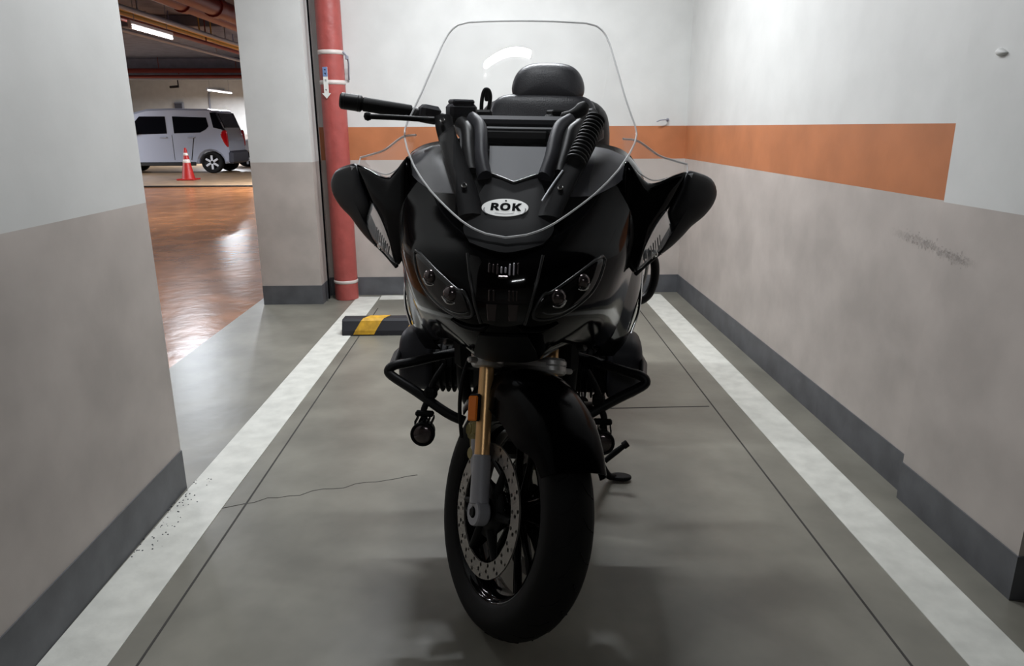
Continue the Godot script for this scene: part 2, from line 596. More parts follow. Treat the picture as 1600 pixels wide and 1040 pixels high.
func shell():
	# floors
	structure(slab("floor", Vector3(-1.7, -0.2, -5.6), Vector3(6.0, 0, 6.0), M.floor_grey), "grey coated concrete floor of the parking bay", "floor")
	structure(slab("floor_aisle", Vector3(-16, -0.2, -30), Vector3(-1.7, 0, 6.0), M.floor_orange), "shiny orange-brown coated floor of the driving aisle", "floor")
	structure(slab("floor_backfill", Vector3(-1.7, -0.2, -30), Vector3(6.0, -0.001, -5.6), M.floor_grey), "floor behind the bay's end wall", "floor")
	structure(slab("ceiling", Vector3(-2.2, CEIL, -5.9), Vector3(6.0, CEIL + 0.25, 6.0), M.ceiling_grey), "grey slab above the parking bay", "ceiling")
	structure(slab("ceiling_hall", Vector3(-16, 3.0, -30), Vector3(-2.2, 3.25, 6.0), M.hall_grey), "dark bluish ceiling slab of the hall", "ceiling")
	structure(slab("ceiling_beam", Vector3(-2.4, CEIL, -5.9), Vector3(-2.2, 3.0, 6.0), M.ceiling_grey), "edge beam between the bay's ceiling and the hall's", "ceiling")
	# bay walls
	painted_wall("wall_back", Vector3(-1.22, 0, DB - 0.2), Vector3(XR + 0.25, 0, DB), true, CEIL, "end wall of the bay, white over an orange stripe and beige")
	painted_wall("wall_right", Vector3(XR, 0, DB), Vector3(XR + 0.25, 0, -2.16), true, CEIL, "right wall of the bay, white over a wide orange stripe and beige")
	painted_wall("wall_pillar_right", Vector3(1.345, 0, -2.16), Vector3(XR + 0.35, 0, -1.612), false, CEIL, "pillar at the right edge, white over beige")
	painted_wall("wall_left", Vector3(XL - 0.55, 0, -2.305), Vector3(XL, 0, -0.35), false, CEIL, "left wall beside the bay, white over beige")
	painted_wall("wall_column", Vector3(-1.633, 0, -5.6), Vector3(-1.22, 0, -5.04), false, CEIL, "column left of the red pipe, white over beige")
	# baseboards: painted render a few millimetres proud of the walls
	var e := 0.004
	structure(slab("baseboard_back", Vector3(-1.216, 0, DB), Vector3(XR, BASE, DB + e), M.base_grey), "dark grey painted skirting along the end wall", "baseboard")
	structure(slab("baseboard_right", Vector3(XR - e, 0, DB + e), Vector3(XR, BASE, -2.16), M.base_grey), "dark grey painted skirting along the right wall", "baseboard")
	structure(slab("baseboard_pillar", Vector3(1.345 - e, 0, -2.16), Vector3(1.345, BASE - 0.006, -1.612), M.base_grey), "dark grey painted skirting of the right pillar", "baseboard")
	structure(slab("baseboard_pillar_front", Vector3(1.345 - e, 0, -1.612), Vector3(XR + 0.35, BASE - 0.006, -1.612 + e), M.base_grey), "dark grey skirting on the pillar's front", "baseboard")
	structure(slab("baseboard_left", Vector3(XL, 0, -2.305), Vector3(XL + e, 0.142, -0.35), M.base_grey), "dark grey painted skirting along the left wall", "baseboard")
	structure(slab("baseboard_column", Vector3(-1.633, 0, -5.04), Vector3(-1.22 + e, BASE, -5.04 + e), M.base_grey), "dark grey skirting across the column's face", "baseboard")
	structure(slab("baseboard_column_side", Vector3(-1.22, 0, DB + e), Vector3(-1.22 + e, BASE, -5.04), M.base_grey), "dark grey skirting on the column's side", "baseboard")
	# outer walls that close the basement
	painted_wall("wall_hall_end", Vector3(-16, 0, -30.2), Vector3(6, 0, -29.2), false, 3.0, "pale end wall of the hall behind the parked cars")
	painted_wall("wall_hall_left", Vector3(-16.2, 0, -30), Vector3(-16, 0, 6), false, 3.0, "far left wall of the hall")
	painted_wall("wall_front", Vector3(-16, 0, 6.0), Vector3(6.0, 0, 6.2), false, 3.0, "wall across the front aisle, behind the viewer")
	painted_wall("wall_hall_right", Vector3(-1.42, 0, -29.2), Vector3(-1.22, 0, -5.6), false, 3.0, "side wall of the hall behind the bay")
	painted_wall("wall_outer_right", Vector3(6.0, 0, DB - 0.2), Vector3(6.2, 0, 6.2), false, 3.0, "outer wall on the right")

func strip(called: String, pts: Array, w: float, y: float, m: Material, label: String) -> void:
	# a thin raised ribbon on the floor along pts
	var s := tool()
	var l := []
	var r := []
	for i in pts.size():
		var d: Vector3 = (pts[mini(i + 1, pts.size() - 1)] - pts[maxi(i - 1, 0)]).normalized()
		var n := Vector3(-d.z, 0, d.x)
		l.append(pts[i] - n * w / 2.0)
		r.append(pts[i] + n * w / 2.0)
	s.set_smooth_group(-1)
	var up := Vector3(0, y, 0)
	for i in pts.size() - 1:
		var mid: Vector3 = (l[i] + r[i + 1]) / 2.0
		for f in [[l[i] + up, r[i] + up, r[i + 1] + up, l[i + 1] + up], [l[i], l[i] + up, l[i + 1] + up, l[i + 1]], [r[i], r[i] + up, r[i + 1] + up, r[i + 1]]]:
			tri_out(s, f[0], f[1], f[2], mid - up)
			tri_out(s, f[0], f[2], f[3], mid - up)
	structure(node(called, s, m), label, "floor marking")

func bay_details():
	# painted lines
	strip("trim_line_left", [Vector3(-1.0, 0, -0.4), Vector3(-0.985, 0, -2.3), Vector3(-0.93, 0, -5.25)], 0.165, 0.002, M.line_white, "worn white line along the left side of the bay")
	strip("trim_line_right", [Vector3(1.165, 0, -0.4), Vector3(1.155, 0, -5.25)], 0.155, 0.002, M.line_white, "worn white line along the right side of the bay")
	strip("trim_line_back", [Vector3(-0.84, 0, -5.22), Vector3(1.07, 0, -5.22)], 0.13, 0.002, M.line_white, "short white line across the back of the bay")
	# saw-cut joints and a crack
	strip("trim_joint_left", [Vector3(-0.85, 0, -0.4), Vector3(-0.81, 0, -4.9)], 0.006, 0.001, M.joint_dark, "straight dark floor joint left of the motorcycle")
	strip("trim_joint_right", [Vector3(0.945, 0, -0.4), Vector3(0.985, 0, -4.9)], 0.006, 0.001, M.joint_dark, "straight dark floor joint right of the motorcycle")
	strip("trim_joint_cross", [Vector3(0.45, 0, -2.99), Vector3(0.95, 0, -3.0)], 0.008, 0.001, M.joint_dark, "dark cross joint in the floor behind the side stand")
	var crack := []
	var rng := RandomNumberGenerator.new()
	rng.seed = 5
	for i in 22:
		crack.append(Vector3(-1.02 + i * 0.035, 0, -2.13 - i * 0.012 + rng.randf_range(-0.012, 0.012)))
	strip("trim_crack", crack, 0.0025, 0.0008, M.joint_dark, "hairline crack in the floor left of the front wheel")
	# wheel stop
	var ws := thing("wheel_stop", "black rubber wheel stop with a slanted yellow band, on the floor behind the motorcycle", "wheel stop", Vector3(-0.64, 0, -4.28))
	var prof := [Vector2(-0.075, 0), Vector2(-0.072, 0.03), Vector2(-0.05, 0.085), Vector2(-0.035, 0.097), Vector2(0.035, 0.097), Vector2(0.05, 0.085), Vector2(0.072, 0.03), Vector2(0.075, 0)]
	var s := tool()
	prism(s, prof, 0.56, 0.006, Transform3D(Basis(Vector3(0, 0, 1), Vector3.UP, Vector3(-1, 0, 0)), Vector3.ZERO))
	node("body", s, M.stop_rubber, ws)
	for x0 in [-0.215, 0.09]:
		s = tool()
		s.set_smooth_group(-1)
		for i in prof.size() - 1:
			var a: Vector2 = prof[i] * 1.012 + Vector2(0, 0.001)
			var b: Vector2 = prof[i + 1] * 1.012 + Vector2(0, 0.001)
			if i == 0 or i == prof.size() - 2:
				a.y = maxf(a.y, 0.008)
				b.y = maxf(b.y, 0.008)
			var sh := func(p: Vector2, k: float) -> Vector3: return Vector3(x0 + k * 0.125 + (0.075 - p.x) * 0.45 + p.y * 0.45, p.y, p.x)
			for q in [[sh.call(a, 0.0), sh.call(a, 1.0), sh.call(b, 1.0), sh.call(b, 0.0)]]:
				tri_out(s, q[0], q[1], q[2], Vector3(x0, 0, 0))
				tri_out(s, q[0], q[2], q[3], Vector3(x0, 0, 0))
		node("yellow_band", s, M.stop_yellow, ws)
	# red riser pipe
	var rp := thing("standpipe", "thick red vertical pipe in the corner between the column and the end wall", "pipe", Vector3(-1.082, 0, -5.215))
	s = tool()
	cyl(s, Vector3.ZERO, Vector3(0, CEIL, 0), 0.083, 32)
	node("pipe", s, M.pipe_red, rp)
	s = tool()
	lathe(s, [Vector2(0.083, 0.12), Vector2(0.0865, 0.123), Vector2(0.0865, 0.14), Vector2(0.083, 0.143)], 32)
	node("weld_ring", s, M.steel_band, rp, "pale ring near the foot of the pipe")
	for y in [1.495, 1.685]:
		s = tool()
		lathe(s, [Vector2(0.083, y - 0.014), Vector2(0.086, y - 0.013), Vector2(0.086, y + 0.013), Vector2(0.083, y + 0.014)], 32)
		node("strap", s, M.steel_band, rp)
	s = tool()
	tube(s, smooth_path([Vector3(0.083, 1.69, 0.02), Vector3(0.10, 1.67, 0.01), Vector3(0.11, 1.63, -0.02), Vector3(0.10, 1.56, -0.06), Vector3(0.095, 1.52, -0.09)], 4), 0.006, 8)
	rbox(s, Vector3(0.02, 0.025, 0.03), 0.003, Transform3D(Basis.IDENTITY, Vector3(0.105, 1.655, 0.0)))
	node("bracket", s, M.pipe_grey, rp)
	# arrow sticker
	var at := Transform3D(Basis(Vector3.UP, -0.3), Vector3(-0.028, 1.475, 0.0855))
	s = tool()
	prism(s, [Vector2(-0.017, 0.115), Vector2(0.017, 0.115), Vector2(0.017, -0.05), Vector2(0.034, -0.05), Vector2(0, -0.085), Vector2(-0.034, -0.05), Vector2(-0.017, -0.05)], 0.002, 0.0003, at)
	var arrow := node("arrow_sticker", s, M.sticker_white, rp, "white downward arrow sticker")
	s = tool()
	prism(s, [Vector2(-0.017, 0.115), Vector2(0.017, 0.115), Vector2(0.017, 0.055), Vector2(-0.017, 0.055)], 0.0012, 0.0002, at * Transform3D(Basis.IDENTITY, Vector3(0, 0, 0.0014)))
	node("blue_field", s, M.ink_blue, arrow)
	for k in 4:
		s = tool()
		var y: float = [0.095, 0.072, 0.03, -0.03][k]
		rbox(s, Vector3(0.013, 0.0035, 0.001), 0.0002, at * Transform3D(Basis.IDENTITY, Vector3(0, y + 0.004, 0.0026)))
		rbox(s, Vector3(0.0035, 0.012, 0.001), 0.0002, at * Transform3D(Basis.IDENTITY, Vector3(0.002, y, 0.0028)))
		node("printed_mark", s, M.ink_grey if k > 1 else M.ink_black, arrow)
	# dark strand beside the pipe, standing in for the shade in the gap
	s = tool()
	tube(s, [Vector3(0, 0.02, 0), Vector3(0.004, 1.0, 0), Vector3(0, 1.8, 0.002), Vector3(0, CEIL, 0)], 0.006, 8)
	var cb := node("gap_shade", s, M.ink_black)
	cb.position = Vector3(-1.19, 0, -5.12)
	tag(cb, "thin dark strand standing for the shade in the gap between the column and the red pipe", "gap_shade")
	# hook on the end wall, plaster blob on the right pillar
	var hk := thing("wall_hook", "small grey screw hook on the end wall just above the orange stripe", "hook", Vector3(1.235, 1.246, DB))
	s = tool()
	lathe(s, [Vector2(0, 0), Vector2(0.012, 0), Vector2(0.012, 0.004), Vector2(0.0, 0.006)], 14, Transform3D(Basis(Vector3.RIGHT, PI / 2), Vector3.ZERO), false, true)
	node("plate", s, M.pipe_grey, hk)
	s = tool()
	tube(s, smooth_path([Vector3(0, 0, 0.003), Vector3(-0.02, 0.002, 0.03), Vector3(-0.06, -0.002, 0.04), Vector3(-0.085, -0.012, 0.04)], 4), 0.004, 8)
	node("stem", s, M.pipe_grey, hk)
	s = tool()
	pillow(s, [Vector2(-0.02, 0.004), Vector2(-0.006, 0.012), Vector2(0.012, 0.006), Vector2(0.026, -0.003), Vector2(0.005, -0.009), Vector2(-0.012, -0.006)], 0.012, 0.004, Transform3D(Basis(Vector3.UP, -PI / 2), Vector3(1.345, 1.385, -2.01)))
	tag(node("plaster_lump", s, M.wall_white), "small lump of painted plaster sticking out of the right pillar", "plaster lump")
	# scuff on the right wall: soot-like marks with a shape of their own
	var im := Image.create(512, 128, false, Image.FORMAT_RGBA8)
	im.fill(Color(0.12, 0.11, 0.11, 0))
	rng.seed = 11
	for i in 900:
		var t := rng.randf()
		var px := int(t * 500) + 4
		var py := int(40 + t * 30 + rng.randfn(0, 7))
		var al: float = rng.randf_range(0.05, 0.3) * smoothstep(0.0, 0.35, t) * smoothstep(1.0, 0.8, t)
		im.fill_rect(Rect2i(px, clampi(py, 2, 122), rng.randi_range(2, 6), rng.randi_range(2, 9)), Color(0.15, 0.14, 0.14, al))
	var sm := mat("scuff", Color(1, 1, 1, 1), 0.8)
	sm.albedo_texture = ImageTexture.create_from_image(im)
	sm.transparency = BaseMaterial3D.TRANSPARENCY_ALPHA
	for part in [[XR - 0.0015, -2.52, -2.165, 0.0, 0.62], [1.345 - 0.0015, -2.155, -1.93, 0.62, 1.0]]:
		s = tool()
		s.set_smooth_group(-1)
		var c := [Vector3(part[0], 0.90, part[1]), Vector3(part[0], 0.90, part[2]), Vector3(part[0], 0.76, part[2]), Vector3(part[0], 0.76, part[1])]
		var uv := [Vector2(part[3], 0), Vector2(part[4], 0), Vector2(part[4], 1), Vector2(part[3], 1)]
		for k in [0, 2, 1, 0, 3, 2]:
			s.set_uv(uv[k])
			s.add_vertex(c[k])
		structure(node("trim_scuff", s, sm), "dark scuff marks across the right wall and pillar", "wall mark")
	# grit swept against the left wall
	s = tool()
	rng.seed = 3
	for i in 90:
		var r := rng.randf_range(0.0008, 0.0026)
		var p := Vector3(XL + 0.006 + absf(rng.randfn(0, 0.035)), r * 0.8, -2.3 + rng.randf_range(-0.08, 0.42))
		rbox(s, Vector3(r, r, r) * 2.0, r * 0.6, Transform3D(Basis(Vector3(1, 1, 0).normalized(), rng.randf() * 3.0), p))
	var grit := node("grit", s, M.base_grey)
	tag(grit, "dark grit and paint crumbs along the foot of the left wall", "grit")
	grit.set_meta("kind", "stuff")

# ---------------------------------------------------------------- the hall on the left
func hall():
	structure(slab("floor_parking", Vector3(-15.99, 0, -29.2), Vector3(-2.6, 0.02, -16.0), M.floor_tan), "tan strip of floor on which the silver car is parked", "floor")
	structure(slab("trim_kerb", Vector3(-15.99, 0, -16.0), Vector3(-2.6, 0.03, -15.9), M.joint_dark), "dark edge line of the tan parking strip", "kerb")
	# big pipes along the aisle
	var n := 0
	for p in [[-3.35, 2.62, 0.11, "pipe_dark_red", "upper wide dark red ceiling pipe running along the aisle"], [-3.72, 2.66, 0.10, "pipe_dark_red", "second dark red ceiling pipe, left of the wide one"], [-4.5, 2.62, 0.035, "pipe_yellow", "right one of two yellow ceiling pipes"], [-4.68, 2.62, 0.035, "pipe_yellow", "left one of two yellow ceiling pipes"], [-4.59, 2.52, 0.03, "pipe_dark_red", "thin red ceiling pipe hung under the yellow ones"], [-4.28, 2.56, 0.028, "pipe_grey", "pale grey conduit next to the bright tube light"], [-5.15, 2.74, 0.07, "pipe_blue", "bluish grey ceiling pipe left of the bright tube light"], [-5.5, 2.62, 0.03, "pipe_grey", "thin grey ceiling conduit furthest left in the hall"], [-4.02, 2.78, 0.05, "pipe_blue", "bluish ceiling pipe above the pale conduit"], [-3.0, 2.8, 0.09, "pipe_dark_red", "third dark red ceiling pipe, high up beside the column"]]:
		var s := tool()
		cyl(s, Vector3(0, 0, 0), Vector3(0, 0, 13.6 if p[2] < 0.05 else 15.0), p[2], 16)
		for z in [1.0, 4.0, 7.0, 10.0]:
			cyl(s, Vector3(0, p[2] - 0.005, z), Vector3(0, 3.0 - p[1], z), 0.01, 6)
			if p[2] > 0.05:
				cyl(s, Vector3(0, 0, z - 0.08), Vector3(0, 0, z + 0.08), p[2] * 1.2, 16)
		var o := node("ceiling_pipe", s, M[p[3]])
		o.position = Vector3(p[0], p[1], -19.6)
		tag(o, p[4], "pipe", "pipes under the hall ceiling")
		n += 1
	# cross beam and the red mains in front of it
	structure(slab("ceiling_crossbeam", Vector3(-15.9, 2.56, -21.2), Vector3(-2.4, 3.0, -20.6), M.hall_grey, self, 0.02), "deep grey beam across the hall", "beam")
	for p in [[2.66, 0.06, "upper red sprinkler main running across in front of the beam", -20.3], [2.52, 0.045, "lower red sprinkler main running across under the beam", -20.45]]:
		var s := tool()
		cyl(s, Vector3.ZERO, Vector3(13.2, 0, 0), p[1], 14)
		for x in [1.0, 3.0, 5.0, 7.0, 9.0, 11.0]:
			cyl(s, Vector3(x, 0, 0), Vector3(x, 2.995 - p[0] if p[0] > 2.6 else 0.045, -0.001 if p[0] > 2.6 else 0.0), 0.008 if p[0] > 2.6 else 0.03, 6)
			cyl(s, Vector3(x + 0.5, 0, 0), Vector3(x + 0.5, -0.09, 0), 0.012, 8)
		var o := node("sprinkler_main", s, M.pipe_dark_red)
		o.position = Vector3(-15.7, p[0], p[3])
		tag(o, p[2], "pipe", "red mains across the hall")
	var tray := slab("cable_tray", Vector3(-15.7, 2.42, -20.2), Vector3(-2.6, 2.455, -20.0), M.pipe_grey, self, 0.004)
	tag(tray, "long pale cable tray across the hall below the red mains", "cable tray")
	for z in [-8.0, -13.0]:
		structure(slab("ceiling_rib", Vector3(-15.9, 2.82, z - 0.25), Vector3(-2.4, 3.0, z), M.hall_grey, self, 0.01), "shallow rib under the hall ceiling", "beam")
	# fittings on the end wall
	var s := tool()
	tube(s, smooth_path([Vector3(0, 0, 0), Vector3(0, 1.1, 0), Vector3(0.02, 1.28, 0), Vector3(0.14, 1.38, 0), Vector3(0.6, 1.4, 0)], 5), 0.035, 10)
	var cd := node("conduit", s, M.pipe_grey)
	cd.position = Vector3(-10.75, 1.2, -29.15)
	tag(cd, "grey conduit that climbs the end wall and bends right under the far lamp", "conduit")
	var wb := thing("wall_box", "small grey box on the end wall above the silver car", "box", Vector3(-11.9, 1.95, -29.2))
	s = tool()
	rbox(s, Vector3(0.34, 0.42, 0.12), 0.02, Transform3D(Basis.IDENTITY, Vector3(0, 0, 0.06)))
	node("case", s, M.pipe_grey, wb)
	s = tool()
	rbox(s, Vector3(0.26, 0.30, 0.02), 0.006, Transform3D(Basis.IDENTITY, Vector3(0, 0.02, 0.13)))
	node("cover", s, M.car_bumper, wb)
	var cm := thing("camera_bracket", "small dark ceiling-hung camera bracket above the silver car", "camera", Vector3(-9.35, 2.42, -23.0))
	s = tool()
	cyl(s, Vector3(0, 0, 0), Vector3(0, 0.58, 0), 0.02, 8)
	node("drop_rod", s, M.car_trim, cm)
	s = tool()
	rbox(s, Vector3(0.26, 0.07, 0.09), 0.012, Transform3D(Basis(Vector3.BACK, 0.08), Vector3(-0.12, -0.02, 0)))
	node("housing", s, M.car_trim, cm)

func cone():
	var t := thing("traffic_cone", "red traffic cone with two white bands standing in front of the silver car", "traffic cone", Vector3(-7.3, 0.02, -17.9))
	var s := tool()
	rbox(s, Vector3(0.42, 0.035, 0.42), 0.012, Transform3D(Basis.IDENTITY, Vector3(0, 0.0175, 0)))
	node("base", s, M.cone_red, t)
	s = tool()
	lathe(s, [Vector2(0.155, 0.034), Vector2(0.145, 0.06), Vector2(0.028, 0.73), Vector2(0.02, 0.745), Vector2(0, 0.748)], 24)
	node("shaft", s, M.cone_red, t)
	for y in [[0.40, 0.48], [0.57, 0.63]]:
		s = tool()
		var r := func(h: float) -> float: return lerpf(0.145, 0.028, (h - 0.06) / 0.67) + 0.002
		lathe(s, [Vector2(r.call(y[0]) - 0.003, y[0]), Vector2(r.call(y[0]), y[0] + 0.001), Vector2(r.call(y[1]), y[1] - 0.001), Vector2(r.call(y[1]) - 0.003, y[1])], 24)
		node("reflective_band", s, M.cone_white, t)

# ---------------------------------------------------------------- a boxy mini van: rear at local x = 0, near side at local z = 0, front towards -x
func make_car() -> Node3D:
	var t := thing("car", "silver boxy mini van parked sideways behind the traffic cone", "car")
	var w := 1.42
	var rear := Vector2(-0.50, 0.31)
	var front := Vector2(-3.06, 0.31)
	var out := [Vector2(-0.02, 0.27), Vector2(0.0, 0.46), Vector2(-0.015, 0.86), Vector2(-0.12, 1.25), Vector2(-0.26, 1.56), Vector2(-0.34, 1.66), Vector2(-0.48, 1.69), Vector2(-1.4, 1.71), Vector2(-2.1, 1.69), Vector2(-2.45, 1.60), Vector2(-2.98, 1.08), Vector2(-3.42, 0.95), Vector2(-3.56, 0.80), Vector2(-3.6, 0.5), Vector2(-3.56, 0.24)]
	for k in 9:
		out.append(front + Vector2(cos(PI - PI * k / 8.0), sin(PI - PI * k / 8.0)) * 0.355 + Vector2(0, -0.06))
	for k in 9:
		out.append(rear + Vector2(cos(PI - PI * k / 8.0), sin(PI - PI * k / 8.0)) * 0.355 + Vector2(0, -0.06))
	var s := tool()
	prism(s, out, w, 0.05, Transform3D(Basis.IDENTITY, Vector3(0, 0, -w / 2)))
	node("body", s, M.car_silver, t)
	for z in [0.004, -w - 0.004]:
		for q in [[Vector2(-0.52, 1.47), Vector2(-1.42, 1.50), Vector2(-1.42, 1.06), Vector2(-0.72, 1.08), Vector2(-0.56, 1.16), Vector2(-0.48, 1.24)], [Vector2(-1.612, 1.50), Vector2(-2.30, 1.50), Vector2(-2.62, 1.18), Vector2(-2.58, 1.03), Vector2(-1.612, 1.055)]]:
			s = tool()
			prism(s, q, 0.012, 0.003, Transform3D(Basis.IDENTITY, Vector3(0, 0, z)))
			node("side_window", s, M.car_glass, t)
		for x in [-0.98, -1.72]:
			s = tool()
			rbox(s, Vector3(0.19, 0.035, 0.035), 0.012, Transform3D(Basis.IDENTITY, Vector3(x, 0.955, z * 1.0 + (0.012 if z > 0 else -0.012))))
			node("door_handle", s, M.car_silver, t)
		s = tool()
		prism(s, [Vector2(-1.49, 1.02), Vector2(-1.482, 1.02), Vector2(-1.482, 0.36), Vector2(-1.49, 0.36)], 0.004, 0.0005, Transform3D(Basis.IDENTITY, Vector3(0, 0, z)))
		node("door_seam", s, M.car_trim, t)
		s = tool()
		prism(s, [Vector2(-0.92, 0.95), Vector2(-0.9, 0.95), Vector2(-1.02, 0.36), Vector2(-1.04, 0.36)], 0.004, 0.0005, Transform3D(Basis.IDENTITY, Vector3(0, 0, z)))
		node("door_seam", s, M.car_trim, t)
		s = tool()
		rbox(s, Vector3(1.78, 0.10, 0.03), 0.012, Transform3D(Basis.IDENTITY, Vector3(-1.81, 0.255, z)))
		node("sill", s, M.car_trim, t)
		# tail lamp wraps the corner
		s = tool()
		pillow(s, [Vector2(-0.02, 1.10), Vector2(-0.12, 1.13), Vector2(-0.2, 1.05), Vector2(-0.17, 0.90), Vector2(-0.09, 0.74), Vector2(-0.01, 0.72)], 0.03, 0.03, Transform3D(Basis.IDENTITY, Vector3(0.012, 0, z - signf(z) * 0.02)), null, 3.0)
		node("tail_lamp", s, M.tail_red, t)
	# rear glass and bumper
	s = tool()
	var rg := Transform3D(Basis(Vector3(0, 0, -1), Vector3(-0.44, 1, 0).normalized(), Vector3(1, 0.44, 0).normalized()), Vector3(-0.172, 1.38, -w / 2))
	prism(s, [Vector2(-0.58, -0.20), Vector2(0.58, -0.20), Vector2(0.54, 0.22), Vector2(-0.54, 0.22)], 0.03, 0.008, rg)
	node("rear_window", s, M.car_glass, t)
	for z in [-0.06, -w + 0.06]:
		s = tool()
		prism(s, [Vector2(-0.26, 1.60), Vector2(-0.42, 1.60), Vector2(-0.36, 1.20), Vector2(-0.085, 1.14)], 0.125, 0.006, Transform3D(Basis.IDENTITY, Vector3(0, 0, z)))
		node("rear_pillar_glass", s, M.car_glass, t)
	s = tool()
	rbox(s, Vector3(0.16, 0.34, w - 0.06), 0.05, Transform3D(Basis.IDENTITY, Vector3(0.0, 0.42, -w / 2)))
	node("rear_bumper", s, M.car_bumper, t)
	s = tool()
	prism(s, [Vector2(-2.52, 1.56), Vector2(-2.49, 1.575), Vector2(-2.98, 1.095), Vector2(-3.0, 1.07)], w - 0.24, 0.004, Transform3D(Basis.IDENTITY, Vector3(-0.012, 0.012, -w / 2)))
	node("windscreen", s, M.car_glass, t)
	for z in [0.02, -w - 0.02]:
		s = tool()
		pillow(s, [Vector2(-2.62, 1.20), Vector2(-2.46, 1.20), Vector2(-2.44, 1.08), Vector2(-2.60, 1.06)], 0.08, 0.04, Transform3D(Basis.IDENTITY, Vector3(0, 0, z + signf(z) * 0.06)), null, 3.0)
		node("door_mirror", s, M.car_silver, t)
	for c in [rear, front]:
		for z in [-0.09, -w + 0.09]:
			var wh := holder("wheel", t, Transform3D(Basis(Vector3.RIGHT, PI / 2 if z > -0.5 else -PI / 2), Vector3(c.x, c.y - 0.02, z)))
			s = tool()
			lathe(s, [Vector2(0.20, -0.08), Vector2(0.27, -0.085), Vector2(0.29, -0.06), Vector2(0.29, 0.06), Vector2(0.27, 0.085), Vector2(0.20, 0.08)], 28, Transform3D.IDENTITY, true)
			node("tyre", s, M.tyre, wh)
			s = tool()
			lathe(s, [Vector2(0.0, 0.02), Vector2(0.19, 0.02), Vector2(0.205, 0.07), Vector2(0.195, 0.075), Vector2(0.18, 0.03)], 28)
			node("wheel_dish", s, M.car_trim, wh)
			for k in 6:
				s = tool()
				var b := Basis(Vector3.UP, TAU * k / 6)
				rbox(s, Vector3(0.055, 0.03, 0.15), 0.008, Transform3D(b, b * Vector3(0, 0.06, 0.115)))
				node("spoke", s, M.lamp_housing, wh)
	return t

# ---------------------------------------------------------------- the motorcycle
# local axes: origin on the floor under the front axle, +z towards its front, +x to the right of the picture (the rider's left)
func fz(x: float, y: float) -> float:
	# depth of the front fairing's skin at (x, y)
	for i in fair.size() - 1:
		for j in fair[0].size() - 1:
			var a: Vector3 = fair[i][j]
			var c: Vector3 = fair[i + 1][j + 1]
			if x < minf(a.x, fair[i + 1][j].x) - 0.03 or x > maxf(c.x, fair[i][j + 1].x) + 0.03 or y > maxf(a.y, fair[i][j + 1].y) + 0.02 or y < minf(c.y, fair[i + 1][j].y) - 0.02:
				continue
			for t in [[a, fair[i][j + 1], c], [a, c, fair[i + 1][j]]]:
				var p: Vector3 = t[0]
				var q: Vector3 = t[1]
				var r: Vector3 = t[2]
				var den := (q.y - r.y) * (p.x - r.x) + (r.x - q.x) * (p.y - r.y)
				if absf(den) < 1e-9:
					continue
				var u := ((q.y - r.y) * (x - r.x) + (r.x - q.x) * (y - r.y)) / den
				var v := ((r.y - p.y) * (x - r.x) + (p.x - r.x) * (y - r.y)) / den
				if u >= -0.01 and v >= -0.01 and u + v <= 1.01:
					return u * p.z + v * q.z + (1.0 - u - v) * r.z
	return -0.3

func on_fairing(pts: Array, off := 0.0) -> Array:
	var out := []
	for p in pts:
		out.append(Vector3(p.x, p.y, fz(p.x, p.y) + off))
	return out

# a thin sheet that follows the fairing: rows of Vector2 points from top to bottom, columns from left to right
func overlay(rows: Array, off: float, t: float, nu := 4, nv := 4) -> SurfaceTool:
	var g := []
	for r in rows:
		var w := []
		for p in r:
			w.append(Vector3(p.x, p.y, 0))
		g.append(w)
	g = dense(g, nu, nv)
	for r in g:
		for i in r.size():
			r[i].z = fz(r[i].x, r[i].y) + off
	var s := tool()
	panel(s, g, t)
	return s

func mirror_pts(p: Array) -> Array:
	var out := []
	for q in p:
		out.append(Vector2(-q.x, q.y) if q is Vector2 else Vector3(-q.x, q.y, q.z))
	return out

func sided(p: Array, sd: float) -> Array:
	return p if sd > 0.0 else mirror_pts(p)

func screen_at(y: float) -> Array:
	# [half width, depth at the middle] of the windscreen at height y
	var tab := [[0.979, 0.001, 0.077], [0.981, 0.026, 0.0755], [0.986, 0.050, 0.0705], [0.994, 0.074, 0.0625], [1.005, 0.098, 0.051], [1.02, 0.124, 0.034], [1.04, 0.155, 0.013], [1.06, 0.184, -0.008], [1.085, 0.214, -0.034], [1.11, 0.240, -0.060], [1.144, 0.267, -0.097], [1.17, 0.282, -0.125], [1.19, 0.287, -0.146], [1.21, 0.283, -0.167], [1.232, 0.274, -0.190], [1.28, 0.257, -0.240], [1.33, 0.243, -0.293], [1.41, 0.219, -0.376], [1.435, 0.208, -0.402], [1.45, 0.196, -0.417], [1.459, 0.182, -0.427], [1.464, 0.155, -0.432]]
	for i in tab.size() - 1:
		if y <= tab[i + 1][0]:
			var t: float = (y - tab[i][0]) / (tab[i + 1][0] - tab[i][0])
			return [lerpf(tab[i][1], tab[i + 1][1], t), lerpf(tab[i][2], tab[i + 1][2], t)]
	return [0.155, -0.432]

func screen_pt(y: float, u: float) -> Vector3:
	var w := screen_at(y)
	var x: float = u * w[0]
	return Vector3(x, y, w[1] - 1.5 * x * x)

func motorcycle():
	var b := thing("motorcycle", "large black touring motorcycle with a tall clear windscreen and an oval ROK sticker", "motorcycle", Vector3(0.012, 0, -1.59))
	b.basis = Basis(Vector3.UP, deg_to_rad(-6.0)) * Basis(Vector3.BACK, deg_to_rad(-1.2))
	front_fairing(b)
	windscreen(b)
	cockpit(b)
	front_end(b)
	chassis(b)
	rear(b)

